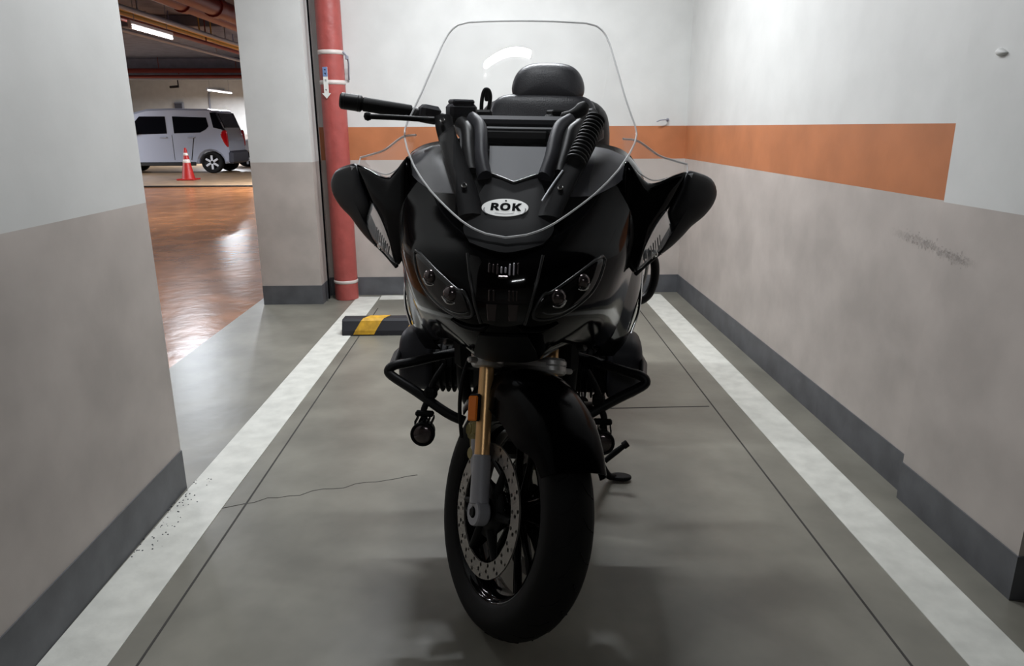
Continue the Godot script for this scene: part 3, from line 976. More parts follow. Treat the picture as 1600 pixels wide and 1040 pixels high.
func front_fairing(b: Node3D):
	var s := tool()
	var half := [
		[Vector3(0, 1.185, -0.32), Vector3(0.06, 1.185, -0.32), Vector3(0.12, 1.178, -0.32), Vector3(0.18, 1.168, -0.325), Vector3(0.235, 1.158, -0.33), Vector3(0.262, 1.148, -0.325), Vector3(0.280, 1.135, -0.315)],
		[Vector3(0, 1.12, -0.205), Vector3(0.06, 1.12, -0.205), Vector3(0.12, 1.122, -0.20), Vector3(0.18, 1.128, -0.20), Vector3(0.24, 1.122, -0.215), Vector3(0.285, 1.108, -0.24), Vector3(0.312, 1.085, -0.29)],
		[Vector3(0, 1.04, -0.06), Vector3(0.06, 1.04, -0.062), Vector3(0.12, 1.04, -0.074), Vector3(0.19, 1.035, -0.10), Vector3(0.245, 1.03, -0.14), Vector3(0.285, 1.02, -0.19), Vector3(0.325, 1.0, -0.29)],
		[Vector3(0, 0.985, 0.04), Vector3(0.06, 0.985, 0.036), Vector3(0.12, 0.98, 0.016), Vector3(0.185, 0.975, -0.025), Vector3(0.235, 0.97, -0.075), Vector3(0.275, 0.96, -0.14), Vector3(0.318, 0.945, -0.27)],
		[Vector3(0, 0.94, 0.10), Vector3(0.06, 0.94, 0.095), Vector3(0.12, 0.935, 0.07), Vector3(0.18, 0.93, 0.025), Vector3(0.228, 0.92, -0.03), Vector3(0.265, 0.91, -0.10), Vector3(0.303, 0.89, -0.25)],
		[Vector3(0, 0.88, 0.128), Vector3(0.055, 0.88, 0.122), Vector3(0.11, 0.875, 0.095), Vector3(0.165, 0.87, 0.05), Vector3(0.212, 0.86, -0.01), Vector3(0.25, 0.85, -0.09), Vector3(0.295, 0.84, -0.27)],
		[Vector3(0, 0.82, 0.13), Vector3(0.05, 0.82, 0.125), Vector3(0.10, 0.815, 0.10), Vector3(0.15, 0.81, 0.05), Vector3(0.195, 0.80, -0.015), Vector3(0.235, 0.79, -0.10), Vector3(0.285, 0.77, -0.29)],
		[Vector3(0, 0.76, 0.10), Vector3(0.045, 0.76, 0.095), Vector3(0.09, 0.76, 0.065), Vector3(0.135, 0.757, 0.015), Vector3(0.178, 0.75, -0.05), Vector3(0.222, 0.735, -0.14), Vector3(0.272, 0.70, -0.31)],
		[Vector3(0, 0.71, 0.05), Vector3(0.04, 0.71, 0.045), Vector3(0.08, 0.71, 0.018), Vector3(0.115, 0.71, -0.03), Vector3(0.155, 0.705, -0.09), Vector3(0.205, 0.68, -0.185), Vector3(0.252, 0.635, -0.34)],
		[Vector3(0, 0.68, 0.0), Vector3(0.04, 0.68, -0.002), Vector3(0.075, 0.682, -0.025), Vector3(0.10, 0.684, -0.07), Vector3(0.135, 0.684, -0.14), Vector3(0.185, 0.645, -0.25), Vector3(0.235, 0.60, -0.37)]]
	fair = dense(mirrored(half), 4, 5)
	panel(s, fair, 0.004)
	node("front_fairing", s, M.gloss_black, b)
	# matte nose panel between the screen arms, with its V-shaped tip
	s = overlay([
		[Vector2(-0.058, 1.088), Vector2(-0.03, 1.082), Vector2(0, 1.074), Vector2(0.03, 1.082), Vector2(0.058, 1.088)],
		[Vector2(-0.088, 1.03), Vector2(-0.044, 1.028), Vector2(0, 1.025), Vector2(0.044, 1.028), Vector2(0.088, 1.03)],
		[Vector2(-0.098, 0.99), Vector2(-0.05, 0.986), Vector2(0, 0.984), Vector2(0.05, 0.986), Vector2(0.098, 0.99)],
		[Vector2(-0.078, 0.966), Vector2(-0.04, 0.957), Vector2(0, 0.951), Vector2(0.04, 0.957), Vector2(0.078, 0.966)]], 0.009, 0.010)
	var nose := node("nose_panel", s, M.nose_black, b, "matte black nose panel that carries the sticker")
	# grey recess panel under the dash
	s = overlay([
		[Vector2(-0.072, 1.155), Vector2(0, 1.155), Vector2(0.072, 1.155)],
		[Vector2(-0.066, 1.12), Vector2(0, 1.118), Vector2(0.066, 1.12)],
		[Vector2(-0.060, 1.094), Vector2(0, 1.080), Vector2(0.060, 1.094)]], 0.010, 0.010)
	node("grey_panel", s, M.grey_plastic, b, "matte grey panel under the dashboard, pointed at its foot")
	s = tool()
	tube(s, on_fairing([Vector2(-0.066, 1.098), Vector2(-0.032, 1.087), Vector2(0, 1.077), Vector2(0.032, 1.087), Vector2(0.066, 1.098)], 0.012), 0.004, 8)
	node("panel_rim", s, M.edge_trim, b)
	# grey overlays beside the screen arms: reflected wall light put into their colour
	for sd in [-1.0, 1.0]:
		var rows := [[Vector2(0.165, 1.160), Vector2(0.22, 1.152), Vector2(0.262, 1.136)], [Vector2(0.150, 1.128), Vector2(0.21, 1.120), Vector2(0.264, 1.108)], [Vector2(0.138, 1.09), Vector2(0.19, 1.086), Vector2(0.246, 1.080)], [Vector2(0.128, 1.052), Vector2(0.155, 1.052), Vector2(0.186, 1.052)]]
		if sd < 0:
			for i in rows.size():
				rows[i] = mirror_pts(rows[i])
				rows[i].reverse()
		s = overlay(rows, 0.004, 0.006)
		node("shoulder_sheen", s, M.sheen_grey, b, "grey overlay painting a wall reflection on the fairing's shoulder, seen through the windscreen")
	# oval sticker
	var c := Vector3(-0.012, 1.029, 0)
	var up := Vector3(0, 1.05, fz(0, 1.05)) - Vector3(0, 1.005, fz(0, 1.005))
	up = up.normalized()
	var stick := Transform3D(Basis(Vector3.RIGHT, up, Vector3.RIGHT.cross(up)), Vector3(c.x, c.y, fz(c.x, c.y) + 0.0105))
	s = tool()
	prism(s, circle(Vector2.ZERO, 0.052, 40, 0.66), 0.002, 0.0004, stick)
	var st := node("oval_sticker", s, M.sticker_white, nose, "white oval country sticker with the letters ROK")

	st.reparent(b)
	letters("lettering", "ROK", 0.0265, 0.0012, M.ink_black, st, stick * Transform3D(Basis.IDENTITY, Vector3(0, 0.0005, 0.0014)), 0.92)
	s = tool()
	prism(s, circle(Vector2(0.0, 0.0255), 0.0024, 10), 0.0012, 0.0002, stick * Transform3D(Basis.IDENTITY, Vector3(0, 0, 0.0012)))
	node("printed_dot", s, M.ink_black, st)
	s = tool()
	var rng := RandomNumberGenerator.new()
	rng.seed = 8
	for sd in [-1.0, 1.0]:
		for k in 9:
			var a := lerpf(0.45, 1.25, k / 8.0)
			var p := Vector2(sd * cos(a * 0.9 - 0.55) * 0.046, -sin(a - 0.35) * 0.031)
			prism(s, circle(p, 0.0017, 6, 0.7), 0.001, 0.0002, stick * Transform3D(Basis.IDENTITY, Vector3(0, 0, 0.0010)))
	for k in 16:
		rbox(s, Vector3(0.0012, 0.0028, 0.0008), 0.0002, stick * Transform3D(Basis.IDENTITY, Vector3((k - 7.5) * 0.0026, -0.0255 + absf(k - 7.5) * 0.0004, 0.0012)))
	node("printed_border", s, M.ink_grey, st)
	# headlamp unit in the middle
	s = overlay([
		[Vector2(-0.077, 0.944), Vector2(0, 0.936), Vector2(0.077, 0.944)],
		[Vector2(-0.068, 0.90), Vector2(0, 0.90), Vector2(0.068, 0.90)],
		[Vector2(-0.055, 0.845), Vector2(0, 0.845), Vector2(0.055, 0.845)],
		[Vector2(-0.046, 0.808), Vector2(0, 0.80), Vector2(0.046, 0.808)]], 0.006, 0.008)
	var hl := node("headlamp", s, M.lamp_glass, b, "dark central headlamp glass with bright vertical reflector fins")
	for sd in [-1.0, 1.0]:
		s = tool()
		tube(s, on_fairing(sided([Vector2(0.079, 0.946), Vector2(0.070, 0.90), Vector2(0.057, 0.845), Vector2(0.046, 0.806)], sd), 0.008), 0.0035, 8)
		node("headlamp_frame", s, M.edge_trim, hl)
	for k in 8:
		s = tool()
		var x := (k - 3.5) * 0.0085
		var yy := 0.918 + 0.004 * absf(k - 3.5) / 3.5
		var hh: float = [0.02, 0.018, 0.022, 0.014, 0.012, 0.024, 0.026, 0.024][k]
		rbox(s, Vector3(0.004, hh, 0.004), 0.0012, Transform3D(Basis(Vector3.RIGHT, -0.35), Vector3(x, yy, fz(x, yy) + 0.0085)))
		node("reflector_fin", s, M.reflector if k in [3, 4, 6, 5] else M.smoked_chrome, hl)
	s = tool()
	rbox(s, Vector3(0.022, 0.006, 0.006), 0.002, Transform3D(Basis(Vector3.RIGHT, -0.3), Vector3(0, 0.905, fz(0, 0.905) + 0.008)))
	node("reflector_bar", s, M.smoked_chrome, hl)
	for x in [-0.027, -0.018, 0.014, 0.022, 0.029]:
		s = tool()
		rbox(s, Vector3(0.0045, 0.024, 0.004), 0.0012, Transform3D(Basis.IDENTITY, Vector3(x, 0.868, fz(x, 0.868) + 0.0085)))
		node("reflector_fin", s, M.smoked_chrome, hl)
	for x in [-0.022, 0.022]:
		s = tool()
		prism(s, [Vector2(-0.011, 0.016), Vector2(0.011, 0.016), Vector2(0.008, -0.02), Vector2(-0.008, -0.02)], 0.004, 0.001, Transform3D(Basis.IDENTITY, Vector3(x, 0.835, fz(x, 0.835) + 0.0075)))
		node("lower_lens", s, M.smoked_chrome, hl)
	# the two slanted side lamps
	var eye := [Vector2(0.207, 0.932), Vector2(0.15, 0.902), Vector2(0.100, 0.872), Vector2(0.083, 0.868), Vector2(0.063, 0.828), Vector2(0.077, 0.815), Vector2(0.114, 0.817), Vector2(0.15, 0.832), Vector2(0.186, 0.860), Vector2(0.205, 0.897)]
	for sd in [-1.0, 1.0]:
		s = tool()
		pillow(s, sided(eye, sd), 0.010, 0.004, Transform3D.IDENTITY, fz, 5.0, 5, 4)
		var lampn := node("side_lamp", s, M.lamp_glass, b, "dark slanted side lamp with two round projectors")
		s = tool()
		tube(s, smooth_path(on_fairing(sided(eye, sd), 0.004), 3, true), 0.0042, 8, 1.0, true)
		node("lamp_rim", s, M.edge_trim, lampn)
		for r in [[0.112, 0.861, 0.0185], [0.163, 0.888, 0.0165]]:
			s = tool()
			var x: float = r[0] * sd
			pillow(s, circle(Vector2.ZERO, r[2], 16), 0.017, 0.003, Transform3D(Basis(Vector3.UP, 0.45 * sd), Vector3(x, r[1], fz(x, r[1]) + 0.004)), null, 2.0, 5, 1)
			node("projector", s, M.smoked_chrome, lampn)
			s = tool()
			tube(s, smooth_path([Vector3(x - r[2], r[1] - 0.004, fz(x, r[1]) + 0.012), Vector3(x - 0.4 * r[2], r[1] - r[2], fz(x, r[1]) + 0.014), Vector3(x + 0.5 * r[2], r[1] - r[2], fz(x, r[1]) + 0.014), Vector3(x + r[2], r[1] - 0.004, fz(x, r[1]) + 0.012)], 3), 0.0022, 6)
			node("projector_ring", s, M.chrome, lampn)
	# chin duct below the headlamp, with a small lip
	s = overlay([
		[Vector2(-0.052, 0.775), Vector2(0, 0.775), Vector2(0.052, 0.775)],
		[Vector2(-0.07, 0.72), Vector2(0, 0.72), Vector2(0.07, 0.72)],
		[Vector2(-0.072, 0.690), Vector2(0, 0.687), Vector2(0.072, 0.690)]], 0.008, 0.010)
	node("chin_panel", s, M.matte_black, b)
	for sd in [-1.0, 1.0]:
		s = tool()
		tube(s, smooth_path(on_fairing(sided([Vector2(0.030, 0.800), Vector2(0.05, 0.789), Vector2(0.085, 0.789), Vector2(0.115, 0.799)], sd), 0.004), 4), [0.003, 0.004, 0.006, 0.006, 0.007, 0.007, 0.007, 0.007, 0.006, 0.006, 0.005, 0.004, 0.003], 8)
		node("beak_lip", s, M.gloss_black, b)
	# mirror wings: arm, cap, clear turn-signal lens
	for sd in [-1.0, 1.0]:
		var zf := func(x: float, y: float) -> float: return -0.178 - 0.70 * maxf(0.0, absf(x) - 0.27) + 0.06 * (1.0 - y)
		s = tool()
		pillow(s, sided([Vector2(0.255, 1.125), Vector2(0.285, 1.105), Vector2(0.315, 1.078), Vector2(0.345, 1.079), Vector2(0.385, 1.094), Vector2(0.421, 1.100), Vector2(0.404, 1.065), Vector2(0.378, 1.02), Vector2(0.345, 0.975), Vector2(0.318, 0.92), Vector2(0.298, 0.862), Vector2(0.27, 0.90), Vector2(0.255, 1.0)], sd), 0.018, 0.05, Transform3D.IDENTITY, zf, 3.0, 6, 3)
		node("mirror_arm", s, M.gloss_black, b)
		s = tool()
		pillow(s, sided([Vector2(0.416, 1.101), Vector2(0.45, 1.098), Vector2(0.488, 1.082), Vector2(0.506, 1.052), Vector2(0.499, 1.020), Vector2(0.474, 0.990), Vector2(0.44, 0.966), Vector2(0.416, 0.942), Vector2(0.385, 0.916), Vector2(0.350, 0.897), Vector2(0.372, 0.935), Vector2(0.386, 0.965), Vector2(0.374, 1.005), Vector2(0.397, 1.06)], sd), 0.026, 0.055, Transform3D.IDENTITY, zf, 3.0, 6, 3, Vector2(0.425 * sd, 1.02))
		var cap := node("mirror_housing", s, M.mirror_black, b)
		s = tool()
		pillow(s, sided([Vector2(0.418, 1.09), Vector2(0.48, 1.072), Vector2(0.494, 1.045), Vector2(0.47, 1.0), Vector2(0.42, 0.975), Vector2(0.40, 1.02)], sd), 0.004, 0.004, Transform3D(Basis.IDENTITY, Vector3(0, 0, -0.052)), zf, 3.0, 4, 3)
		node("mirror_glass", s, M.chrome, cap)
		# turn signal: reflector bowl behind a clear lens
		var lens := [Vector2(0.366, 1.013), Vector2(0.380, 0.985), Vector2(0.386, 0.955), Vector2(0.372, 0.925), Vector2(0.345, 0.902), Vector2(0.30, 0.868), Vector2(0.312, 0.91), Vector2(0.328, 0.955), Vector2(0.348, 0.992)]
		var ts := holder("turn_signal", b)
		s = tool()
		pillow(s, sided(lens, sd), 0.022, 0.010, Transform3D(Basis.IDENTITY, Vector3(0, 0, 0.005)), zf, 3.0, 5, 3)
		node("lens", s, M.lens_clear, ts, "clear turn signal lens")
		for k in 8:
			s = tool()
			var q := Vector2(lerpf(0.318, 0.358, k / 7.0), lerpf(0.886, 0.915, k / 7.0))
			var hgt := lerpf(0.022, 0.050, k / 7.0)
			rbox(s, Vector3(0.0028, hgt, 0.006), 0.001, Transform3D(Basis(Vector3.BACK, 0.15 * sd), Vector3(q.x * sd, q.y + 0.012, zf.call(q.x, q.y) + 0.010)))
			node("lens_rib", s, M.edge_trim if k % 2 == 0 else M.chrome, ts)
		s = tool()
		pillow(s, circle(Vector2.ZERO, 0.013, 14, 0.8), 0.008, 0.004, Transform3D(Basis.IDENTITY, Vector3(0.340 * sd, 0.906, zf.call(0.34, 0.906) + 0.006)), null, 2.0, 4, 1)
		node("bulb_reflector", s, M.chrome, ts)
		s = tool()
		tube(s, smooth_path([Vector3(0.384 * sd, 0.978, -0.250), Vector3(0.392 * sd, 0.945, -0.252), Vector3(0.372 * sd, 0.918, -0.240), Vector3(0.33 * sd, 0.885, -0.215), Vector3(0.298 * sd, 0.858, -0.192)], 4), 0.006, 8)
		node("signal_rim", s, M.matte_black, ts)
	# clear wind deflectors standing on the mirrors
	for sd in [-1.0, 1.0]:
		var rows := [
			[Vector3(0.252, 1.178, -0.235), Vector3(0.292, 1.172, -0.265), Vector3(0.345, 1.140, -0.30), Vector3(0.385, 1.127, -0.33), Vector3(0.427, 1.116, -0.355)],
			[Vector3(0.258, 1.15, -0.225), Vector3(0.295, 1.135, -0.25), Vector3(0.340, 1.11, -0.28), Vector3(0.385, 1.105, -0.315), Vector3(0.426, 1.106, -0.34)],
			[Vector3(0.262, 1.122, -0.215), Vector3(0.296, 1.098, -0.235), Vector3(0.335, 1.080, -0.262), Vector3(0.383, 1.088, -0.298), Vector3(0.424, 1.095, -0.322)]]
		if sd < 0:
			rows = flip_x(rows)
		var g := dense(rows, 6, 4)
		s = tool()
		panel(s, g, 0.003)
		var wd := node("wind_deflector", s, M.screen_glass, b, "clear plastic wind deflector above the mirror")
		s = tool()
		tube(s, g[0], 0.0028, 6)
		var side := []
		for r in g:
			side.append(r[0] if sd < 0 else r[r.size() - 1])
		tube(s, side, 0.0018, 6)
		tube(s, g[g.size() - 1], 0.0016, 6)
		node("deflector_edge", s, M.screen_edge, wd)
		s = tool()
		prism(s, sided([Vector2(-0.008, 0.006), Vector2(0.010, 0.008), Vector2(0.001, -0.024)], sd), 0.003, 0.0006, Transform3D(Basis.IDENTITY, Vector3(0.421 * sd, 1.090, -0.275)))
		node("deflector_clip", s, M.lamp_housing, wd)

func windscreen(b: Node3D):
	var g := []
	var ny := 90
	for i in ny + 1:
		var y := lerpf(1.464, 0.979, float(i) / ny)
		var row := []
		for j in 33:
			row.append(screen_pt(y, (j - 16) / 16.0))
		g.append(row)
	var s := tool()
	panel(s, g, 0.004)
	var ws := node("windscreen", s, M.screen_glass, b, "tall clear windscreen with a rounded lower edge")
	s = tool()
	var edge := []
	for j in 33:
		edge.append(g[0][j])
	for i in range(1, ny + 1):
		edge.append(g[i][32])
	for i in range(ny, 0, -1):
		edge.append(g[i][0])
	tube(s, edge, 0.0024, 6, 1.0, true)
	node("screen_edge", s, M.screen_edge, ws)
	# the arms that hold the screen
	for sd in [-1.0, 1.0]:
		s = tool()
		var path := smooth_path(sided([Vector3(0.188, 1.222, -0.26), Vector3(0.178, 1.19, -0.235), Vector3(0.150, 1.135, -0.175), Vector3(0.118, 1.08, -0.105), Vector3(0.094, 1.035, -0.045), Vector3(0.082, 1.008, -0.008)], sd), 4)
		var rad := []
		for i in path.size():
			rad.append(lerpf(0.022, 0.031, float(i) / path.size()))
		tube(s, path, rad, 12, 0.42)
		var arm := node("screen_arm", s, M.nose_black, b)
		for y in [1.208, 1.067]:
			s = tool()
			var p := Vector3(0.184 * sd, 1.208, -0.232) if y > 1.1 else Vector3(0.108 * sd, 1.067, -0.070)
			cyl(s, p, p + Vector3(0, 0.008, 0.010), 0.0065, 12)
			node("bolt", s, M.chrome, arm)
		if sd > 0:
			for k in 13:
				s = tool()
				var q: Vector3 = path[1].lerp(path[9], k / 12.0)
				var d: Vector3 = (path[9] - path[1]).normalized()
				lathe(s, [Vector2(0.019, -0.0030), Vector2(0.0255, -0.0022), Vector2(0.0255, 0.0022), Vector2(0.019, 0.0030)], 14, Transform3D(Basis(Vector3(0, -d.z, d.y).normalized(), d, Vector3(0, -d.z, d.y).normalized().cross(d)), q + Vector3(-0.002, 0.004, 0.006)))
				node("sleeve_ring", s, M.matte_black, arm)
			s = tool()
			tube(s, smooth_path([path[10] + Vector3(-0.022, 0.0, 0.016), path[12] + Vector3(-0.026, 0, 0.018), path[15] + Vector3(-0.03, 0, 0.02)], 4), 0.0025, 6)
			node("sleeve_strap", s, M.lamp_housing, arm)
	# inner cowls between the arms and the dash
	for sd in [-1.0, 1.0]:
		s = tool()
		tube(s, smooth_path(sided([Vector3(0.070, 1.085, -0.135), Vector3(0.083, 1.125, -0.175), Vector3(0.090, 1.165, -0.225), Vector3(0.100, 1.195, -0.275), Vector3(0.125, 1.212, -0.32)], sd), 5), 0.017, 12, 1.5)
		node("cockpit_cowl", s, M.dash_grey, b)
		s = tool()
		tube(s, smooth_path(sided([Vector3(0.105, 1.09, -0.16), Vector3(0.118, 1.14, -0.21), Vector3(0.128, 1.18, -0.26), Vector3(0.150, 1.20, -0.31)], sd), 5), 0.020, 12, 1.3)
		node("speaker_cowl", s, M.satin_black, b)

func cockpit(b: Node3D):
	var s := tool()
	rbox(s, Vector3(0.17, 0.032, 0.03), 0.008, Transform3D(Basis(Vector3.RIGHT, -0.35), Vector3(-0.012, 1.176, -0.285)))
	node("display_hood", s, M.deep_black, b)
	s = tool()
	rbox(s, Vector3(0.20, 0.010, 0.012), 0.004, Transform3D(Basis.IDENTITY, Vector3(-0.012, 1.196, -0.287)))
	node("hood_edge", s, M.grey_plastic, b)
	s = tool()
	rbox(s, Vector3(0.27, 0.035, 0.07), 0.012, Transform3D(Basis(Vector3.RIGHT, -0.2), Vector3(-0.01, 1.207, -0.40)))
	node("dashboard", s, M.dash_grey, b)
	# handlebar turned to the rider's left
	var xf := Transform3D(Basis(Vector3.UP, deg_to_rad(31.0)), Vector3(0, 0, -0.42))
	var lh := Vector3(0.70, 0.985, 1.1)      # the left bar lies lower and further back
	var xb := func(p: Vector3) -> Vector3: return xf * p
	for sd in [-1.0, 1.0]:
		s = tool()
		var path := []
		for p in [Vector3(0.03, 1.17, -0.02), Vector3(0.12, 1.20, -0.02), Vector3(0.22, 1.222, -0.045), Vector3(0.31, 1.238, -0.085), Vector3(0.42, 1.254, -0.13)]:
			path.append(xb.call(Vector3(p.x * sd, p.y, p.z) * (Vector3.ONE if sd < 0 else lh)))
		tube(s, smooth_path(path, 4), 0.0125, 10)
		var hb := node("handlebar", s, M.satin_black, b)
		var g0: Vector3 = xb.call(Vector3(0.285 * sd, 1.233, -0.075) * (Vector3.ONE if sd < 0 else lh))
		var g1: Vector3 = xb.call(Vector3(0.40 * sd, 1.2505, -0.122) * (Vector3.ONE if sd < 0 else lh))
		var g2: Vector3 = xb.call(Vector3(0.452 * sd, 1.2585, -0.143) * (Vector3.ONE if sd < 0 else lh))
		s = tool()
		cyl(s, g0, g1, 0.0175, 18, -1.0, 0.003)
		node("grip", s, M.tyre, hb)
		s = tool()
		cyl(s, g1, g2, 0.0205, 18, -1.0, 0.004)
		cyl(s, g1.lerp(g2, 0.15), g1.lerp(g2, 0.22), 0.0215, 18)
		cyl(s, g1.lerp(g2, 0.75), g1.lerp(g2, 0.82), 0.0212, 18)
		node("bar_end", s, M.satin_black, hb)
		s = tool()
		rbox(s, Vector3(0.055, 0.045, 0.045), 0.01, Transform3D(xf.basis * Basis(Vector3.BACK, 0.15 * sd), xb.call(Vector3(0.245 * sd, 1.228, -0.055) * (Vector3.ONE if sd < 0 else lh))))
		node("switch_block", s, M.dash_grey if sd < 0 else M.deep_black, hb)
		s = tool()
		rbox(s, Vector3(0.075, 0.035, 0.045), 0.008, Transform3D(xf.basis, xb.call(Vector3(0.17 * sd, 1.238, -0.02) * (Vector3.ONE if sd < 0 else lh))))
		rbox(s, Vector3(0.06, 0.012, 0.04), 0.004, Transform3D(xf.basis, xb.call(Vector3(0.17 * sd, 1.26, -0.02) * (Vector3.ONE if sd < 0 else lh))))
		node("fluid_reservoir", s, M.dash_grey if sd < 0 else M.deep_black, hb)
		s = tool()
		var lv := []
		for p in [Vector3(0.21, 1.222, 0.005), Vector3(0.27, 1.221, 0.02), Vector3(0.34, 1.224, -0.015), Vector3(0.405, 1.226, -0.06)]:
			lv.append(xb.call(Vector3(p.x * sd, p.y - 0.006, p.z) * (Vector3.ONE if sd < 0 else lh)))
		tube(s, smooth_path(lv, 4), 0.0065, 8)
		lathe(s, [Vector2(0, -0.011), Vector2(0.008, -0.008), Vector2(0.0105, 0), Vector2(0.008, 0.008), Vector2(0, 0.011)], 12, Transform3D(Basis.IDENTITY, lv[3]))
		node("lever", s, M.deep_black, hb)
	# phone mount: an upright looped clamp
	s = tool()
	tube(s, smooth_path([Vector3(-0.123, 1.235, -0.50), Vector3(-0.121, 1.272, -0.50), Vector3(-0.114, 1.296, -0.50), Vector3(-0.103, 1.296, -0.50), Vector3(-0.098, 1.276, -0.50), Vector3(-0.105, 1.235, -0.50)], 4), 0.0055, 8)
	rbox(s, Vector3(0.05, 0.02, 0.03), 0.006, Transform3D(Basis.IDENTITY, Vector3(-0.117, 1.235, -0.50)))
	rbox(s, Vector3(0.012, 0.03, 0.008), 0.003, Transform3D(Basis.IDENTITY, Vector3(-0.108, 1.282, -0.50)))
	node("phone_mount", s, M.deep_black, b)
	# left-hand cable clump seen over the dash
	s = tool()
	tube(s, smooth_path([Vector3(0.10, 1.215, -0.45), Vector3(0.115, 1.232, -0.46), Vector3(0.145, 1.243, -0.47), Vector3(0.165, 1.262, -0.48)], 4), [0.008, 0.010, 0.014, 0.016, 0.013, 0.011, 0.013, 0.016, 0.018, 0.019, 0.019, 0.016, 0.012], 10)
	node("cable_clump", s, M.deep_black, b)

func front_end(b: Node3D):
	var piv := Vector3(0, 0.30, -0.03)
	var axis := Vector3(0, cos(deg_to_rad(26.0)), -sin(deg_to_rad(26.0)))
	var turn := Basis(axis, deg_to_rad(33.0))
	var S := Transform3D(turn, piv - turn * piv)
	var hub := Vector3(0, 0.30, 0)
	var W := S * Transform3D(Basis(Vector3.BACK, -PI / 2), hub)      # lathe axis along x
	var wheel := holder("front_wheel", b)
	var s := tool()
	var prof := [Vector2(0.214, -0.046), Vector2(0.224, -0.052), Vector2(0.246, -0.0605), Vector2(0.265, -0.059), Vector2(0.280, -0.050), Vector2(0.2915, -0.034), Vector2(0.2985, -0.014), Vector2(0.30, 0), Vector2(0.2985, 0.014), Vector2(0.2915, 0.034), Vector2(0.280, 0.050), Vector2(0.265, 0.059), Vector2(0.246, 0.0605), Vector2(0.224, 0.052), Vector2(0.214, 0.046)]
	lathe(s, prof, 72, W, true)
	node("tyre", s, M.tyre, wheel)
	s = tool()
	for k in 26:       # sipes of the tread, thin wedges sunk to the rubber's surface
		for sd in [-1.0, 1.0]:
			var a := TAU * (k + (0.5 if sd > 0 else 0.0)) / 26
			var bs := W.basis * Basis(Vector3.UP, a) * Basis(Vector3.RIGHT, 0.0)
			var path := []
			for q in [[0.3005, 0.008, 0.0], [0.2965, 0.022, 0.07], [0.2865, 0.042, 0.11]]:
				var v := Basis(Vector3.UP, q[2]) * Vector3(q[0] - 0.0005, q[1] * sd, 0)
				path.append(W.origin + bs * v)
			tube(s, path, 0.0018, 5)
	node("tread_sipes", s, M.deep_black, wheel)
	s = tool()
	lathe(s, [Vector2(0.222, -0.048), Vector2(0.226, -0.044), Vector2(0.205, -0.036), Vector2(0.196, -0.02), Vector2(0.194, 0.0), Vector2(0.196, 0.02), Vector2(0.205, 0.036), Vector2(0.226, 0.044), Vector2(0.222, 0.048), Vector2(0.21, 0.046), Vector2(0.21, -0.046)], 56, W, true)
	lathe(s, [Vector2(0.018, -0.05), Vector2(0.05, -0.05), Vector2(0.055, -0.04), Vector2(0.042, -0.02), Vector2(0.042, 0.02), Vector2(0.055, 0.04), Vector2(0.05, 0.05), Vector2(0.018, 0.05)], 24, W)
	node("rim", s, M.gloss_black, wheel)
	for k in 10:
		s = tool()
		var a := TAU * (k + 0.2) / 10
		var sw := 0.12 if k % 2 == 0 else -0.12
		var p0 := Basis(Vector3.UP, a) * Vector3(0.045, 0.02, 0)
		var p1 := Basis(Vector3.UP, a + sw) * Vector3(0.20, 0.012, 0)
		tube(s, [W * p0, W * p0.lerp(p1, 0.5), W * p1], [0.013, 0.0095, 0.012], 8)
		node("spoke", s, M.gloss_black, wheel)
	for sd in [-1.0, 1.0]:
		s = tool()
		# drilled disc: cells of an annulus, each with an eight-sided hole
		var nt := 44
		for half in [0.0022, -0.0022]:
			for i in nt:
				for r in 3:
					var r0 := 0.1225 + r * 0.0125
					var r1 := r0 + 0.0125
					var a0 := TAU * (i + 0.5 * (r % 2)) / nt
					var a1 := a0 + TAU / nt
					var am := (a0 + a1) / 2
					var rm := (r0 + r1) / 2
					var hole := (i + r) % 2 == 0
					var pt := func(rr: float, aa: float) -> Vector3: return W * Vector3(rr * cos(aa), sd * 0.066 + half, rr * sin(aa))
					s.set_smooth_group(-1)
					if not hole:
						if half > 0:
							quad(s, pt.call(r0, a0), pt.call(r0, a1), pt.call(r1, a1), pt.call(r1, a0))
						else:
							quad(s, pt.call(r0, a1), pt.call(r0, a0), pt.call(r1, a0), pt.call(r1, a1))
						continue
					var outer := [[r1, am], [r1, a1], [rm, a1], [r0, a1], [r0, am], [r0, a0], [rm, a0], [r1, a0]]
					for k in 8:
						var k2 := (k + 1) % 8
						var h := func(q: int) -> Vector3: return pt.call(rm + cos(TAU * q / 8) * 0.0050, am + sin(TAU * q / 8) * 0.0050 / rm)
						if half > 0:
							quad(s, pt.call(outer[k][0], outer[k][1]), h.call(k), h.call(k2), pt.call(outer[k2][0], outer[k2][1]))
						else:
							quad(s, h.call(k), pt.call(outer[k][0], outer[k][1]), pt.call(outer[k2][0], outer[k2][1]), h.call(k2))
		lathe(s, [Vector2(0.1225, sd * 0.066 - 0.0022), Vector2(0.1225, sd * 0.066 + 0.0022)], 44, W)
		lathe(s, [Vector2(0.160, sd * 0.066 - 0.0022), Vector2(0.160, sd * 0.066 + 0.0022)], 44, W)
		node("brake_disc", s, M.disc_steel, wheel)
		s = tool()
		for k in 6:
			var d := Basis(Vector3.UP, TAU * k / 6 + 0.3)
			tube(s, [W * (d * Vector3(0.05, sd * 0.058, 0)), W * (d * Vector3(0.12, sd * 0.064, 0.01))], [0.014, 0.008], 6)
		lathe(s, [Vector2(0.03, sd * 0.052), Vector2(0.066, sd * 0.055), Vector2(0.066, sd * 0.061), Vector2(0.03, sd * 0.064)], 24, W)
		node("disc_carrier", s, M.deep_black, wheel)
	# fork legs
	var up := axis
